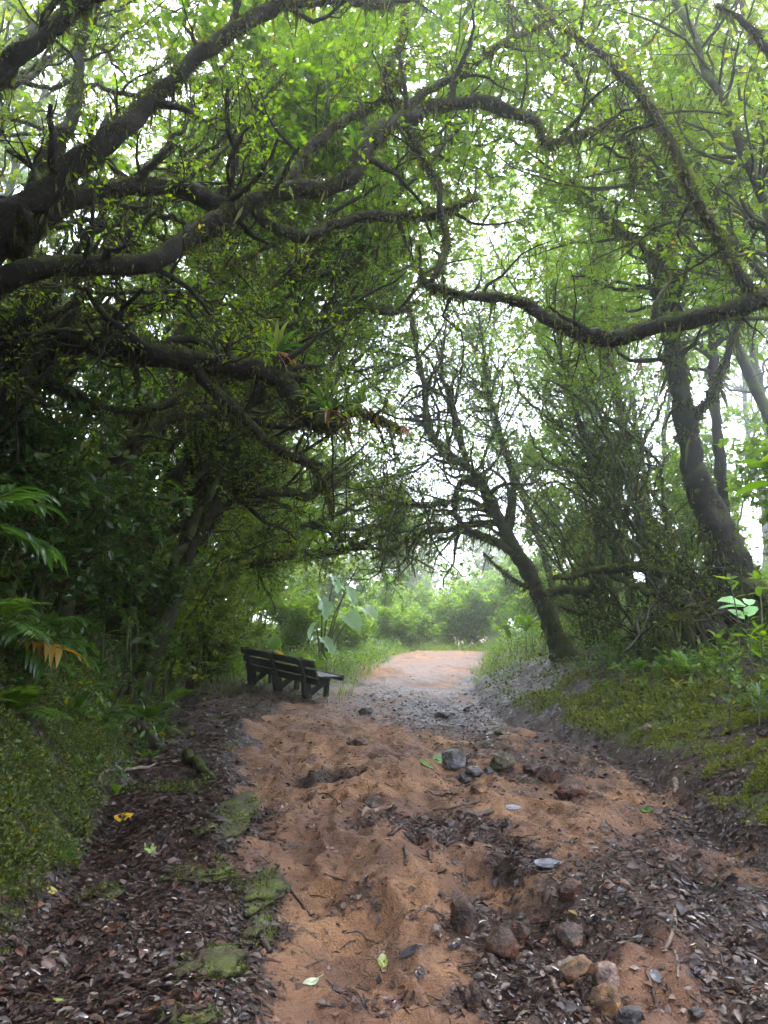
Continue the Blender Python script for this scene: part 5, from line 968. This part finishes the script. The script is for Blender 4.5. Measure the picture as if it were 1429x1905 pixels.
def fallen_leaf(label, px, py, size, col, star=False, rough=.3, w_=.5, ang=None, curl=.25):
    b = G(px, py); L = size / FPX * b[1] * 1.15; N_ = gnorm(np.array([b[0]]), np.array([b[1]]))[0]
    a = U(0, 6.28) if ang is None else math.radians(ang); d = norm(np.array([math.cos(a), math.sin(a), 0]) - N_ * N_[:2].dot([math.cos(a), math.sin(a)])); x = np.cross(d, N_)
    nu, nv = 7, 15; t = np.linspace(0, 1, nv); pr = np.sin(np.pi * t**.8)**.8 * w_ / 2
    if star: pr = w_ * (.30 + .28 * np.abs(np.sin(t * np.pi * 2.5))) * np.sin(np.pi * t)**.35
    u = np.linspace(-1, 1, nu); uu, tt = np.meshgrid(u, t); pp = pr[:, None] * uu; cu = curl * U(.5, 1.4)
    z = .035 + cu * (np.abs(uu)**1.5 * .10) + cu * .16 * (tt - .5)**2 * 4 * .5 + .012 * np.sin(tt * 9 + uu * 4) - .02 * np.exp(-(uu / .2)**2)
    ph = tt - .5 + (.12 * np.abs(uu) * np.sin(tt * 12) if star else 0)
    V = b + L * (pp[..., None] * x + ph[..., None] * d + z[..., None] * N_); V = V.reshape(-1, 3); lo = gh(V[:, 0], V[:, 1]) + .004; V[:, 2] = np.maximum(V[:, 2], lo)
    i, k = np.meshgrid(np.arange(nv - 1), np.arange(nu - 1), indexing='ij'); q = np.stack([i * nu + k, i * nu + k + 1, (i + 1) * nu + k + 1, (i + 1) * nu + k], -1).reshape(-1, 4)
    key = 'fl%s%s' % (col, rough)
    if key not in M:
        m = simple('fallen_leaf_' + '_'.join(str(int(c * 100)) for c in col), [(.3, tuple(c * .55 for c in col)), (.5, col), (.75, tuple(min(1, c * 1.2) for c in col))], 30, rough, .3, .003); M[key] = m
    root = thing('fallen_leaf', label, 'leaf', b, 'single fallen leaves on the ground'); g = Geo(); g.add(V, q); part('blade', g, M[key], root)
    g = Geo(); pts = np.array([V[nu // 2 + nu * k] + N_ * .001 for k in (nv - 1, nv // 2, 0)] + [V[nu // 2] - d * L * .3 + N_ * .004]); tubes(g, cr(np.c_[pts, [.0005, .001, .0014, .0012]], 10)[:, :3] + N_ * .0008, np.linspace(.0006, .0016, 10), 5); part('midrib', g, M[key], root)
YE, PG, GN, SV, BR, DK, OR = (.55, .33, .02), (.26, .34, .10), (.07, .15, .02), (.13, .13, .15), (.15, .07, .04), (.045, .042, .05), (.42, .18, .03)
for a in [('large ragged golden leaf at the foot of the moss bank', 230, 1524, 32, YE, True, .4, .8), ('bright yellow star shaped leaf on the flat mossy rock', 373, 1638, 20, YE, True, .4, .9), ('dull yellow leaf at the left beside the mossy stub', 92, 1663, 24, (.35, .27, .06), False, .4, .6), ('tiny yellow leaf on the moss bank edge', 150, 1532, 10, YE),
          ('pale green crumpled leaf below the golden one', 279, 1578, 30, PG, False, .35, .6), ('shiny dark leaf with pale ribs left of the flat mossy rock', 317, 1603, 30, SV, False, .15, .4, 10), ('shiny black oval leaf below the lower mossy rock', 393, 1850, 36, DK, False, .12, .5, -20), ('blue white glossy leaf touching the lower mossy rock', 326, 1828, 30, SV, False, .12, .5, -40),
          ('broad brown leaf on the left litter', 211, 1733, 38, BR, False, .4, .75), ('bluish glossy leaf below the broad brown one', 226, 1768, 30, SV, False, .12, .5), ('dark ribbed leaf right of the left litter, beside the mossy lump', 434, 1729, 34, DK, False, .12, .45, -35), ('torn brown and white leaf on the largest mossy rock', 465, 1618, 30, BR, True, .4, .6),
          ('pale green leaf in the bottom left corner, upper of two', 112, 1870, 32, PG, False, .35, .5, 20), ('pale green leaf at the bottom edge, lower of two', 142, 1891, 34, PG, False, .35, .45, 25), ('orange tan leaf near the bottom edge left of the clay', 300, 1882, 34, OR, False, .3, .55, 10), ('glossy grey leaf at the bottom left of the clay', 436, 1873, 34, SV, False, .12, .5, 120),
          ('pale green white leaf on the clay near the bottom edge', 578, 1830, 28, (.4, .45, .3), False, .3, .65), ('dark round brown leaf on the clay right of the pale green white one', 633, 1845, 38, (.09, .04, .028), False, .35, .9), ('glossy oval leaf with a stalk in the middle of the clay', 764, 1771, 36, DK, False, .1, .45, 5), ('dark curled leaf below the glossy oval leaf with a stalk', 781, 1812, 26, DK, False, .15, .6, 80),
          ('green folded leaf at the middle of the clay', 712, 1795, 26, (.16, .2, .02), False, .3, .6), ('dark shiny oval leaf left of the blocky rust rock', 851, 1761, 32, DK, False, .1, .5, 30), ('largest silvery leaf, in the litter right of the middle', 1022, 1610, 54, SV, False, .1, .42, 12), ('white curled leaf in front of the thick short dark stick', 955, 1507, 30, (.2, .2, .22), False, .15, .35, 20),
          ('large green leaf lying left of the largest dark grey stone', 792, 1424, 30, GN, False, .35, .6, 10), ('green leaf standing against the largest dark grey stone', 817, 1414, 28, GN, False, .35, .6, 60), ('reddish dark leaf on the red stain at the bottom of the clay', 738, 1870, 40, (.10, .05, .05), False, .15, .6, 30), ('grey leaf in the litter above the pale stone', 1222, 1824, 30, SV, False, .15, .5),
          ('pale leaf standing out in the wet litter at the lower right', 1185, 1750, 24, (.2, .2, .19), False, .15, .5), ('green leaf lying at the foot of the moss slope', 1204, 1508, 20, GN, False, .35, .6), ('small yellow leaf near the right bank', 1272, 1520, 16, (.4, .33, .05)), ('small grey leaf alone on the clay left of the dark oval one', 703, 1715, 16, SV, False, .15, .5), ('yellowed leaf lying in front of the bench', 545, 1308, 14, (.35, .3, .06)), ('white leaf on the dark litter left of the bench foot', 424, 1354, 24, (.35, .36, .34), False, .2, .4, -30)]: fallen_leaf(*a)

# ------------------------------------------------------------------ vines
def vine(label, rows, mat='bark', moss=0):
    q = limb_px(rows, .006); q[:, 3] = np.maximum(np.array(rows)[:, 3].mean() / 2 / FPX * rows[0][2] * .9, .0015)
    r = thing('hanging_vine', label, 'vine', q[0, :3], 'vines and roots hanging from the limbs'); g = Geo(); tubes(g, q[:, :3], q[:, 3], 6, .15); part('stem', g, M[mat], r)
    if moss: g = Geo(); fuzz(g, q, moss, (.01, .03), .8); part('moss', g, M['moss'], r, kind='stuff')
vine('vine from the top edge to the bend of the snaking limb, left of two', [(950, -80, 6.2, 4), (943, 60, 6.2, 4), (925, 130, 6.15, 4), (908, 186, 6.1, 5)], moss=60)
vine('vine from the top edge to the bend of the snaking limb, right of two', [(975, -80, 6.3, 4), (958, 50, 6.2, 4), (948, 120, 6.15, 4), (928, 192, 6.1, 4)], moss=60)
vine('thin vine dropping from the top edge behind the rising bare limb', [(862, -60, 6.6, 3), (855, 60, 6.6, 3), (842, 130, 6.6, 3), (835, 190, 6.6, 3)], moss=30)
vine('dark hanging root below the sagging limb, thickest of the group', [(617, 800, 6, 6), (619, 860, 6, 6), (621, 920, 6, 5), (619, 968, 6, 4)], moss=90)
vine('hair thin root hanging from the bromeliads down to the tunnel', [(640, 800, 6, 1.6), (645, 900, 6, 1.6), (642, 1010, 6, 1.4)])
vine('thin vine hanging nearly straight in the dark at the left', [(186, 700, 5.5, 2.0), (199, 850, 5.5, 2.0), (198, 1045, 5.5, 2.0)], 'bark')
vine('dark vine crossing behind the loop of the right tree', [(900, 215, 6.8, 3), (880, 260, 6.8, 3), (862, 310, 6.8, 4), (848, 365, 6.8, 4)], moss=40)
vine('moss bearded vine hanging from the crooked end of the snaking limb', [(1172, 300, 6.5, 8), (1180, 330, 6.5, 10), (1176, 370, 6.5, 4)], 'bark_m', 260)
vine('black vine at the left edge hanging past the sagging tree', [(28, 600, 5.6, 5), (30, 720, 5.6, 5), (33, 860, 5.6, 5)])
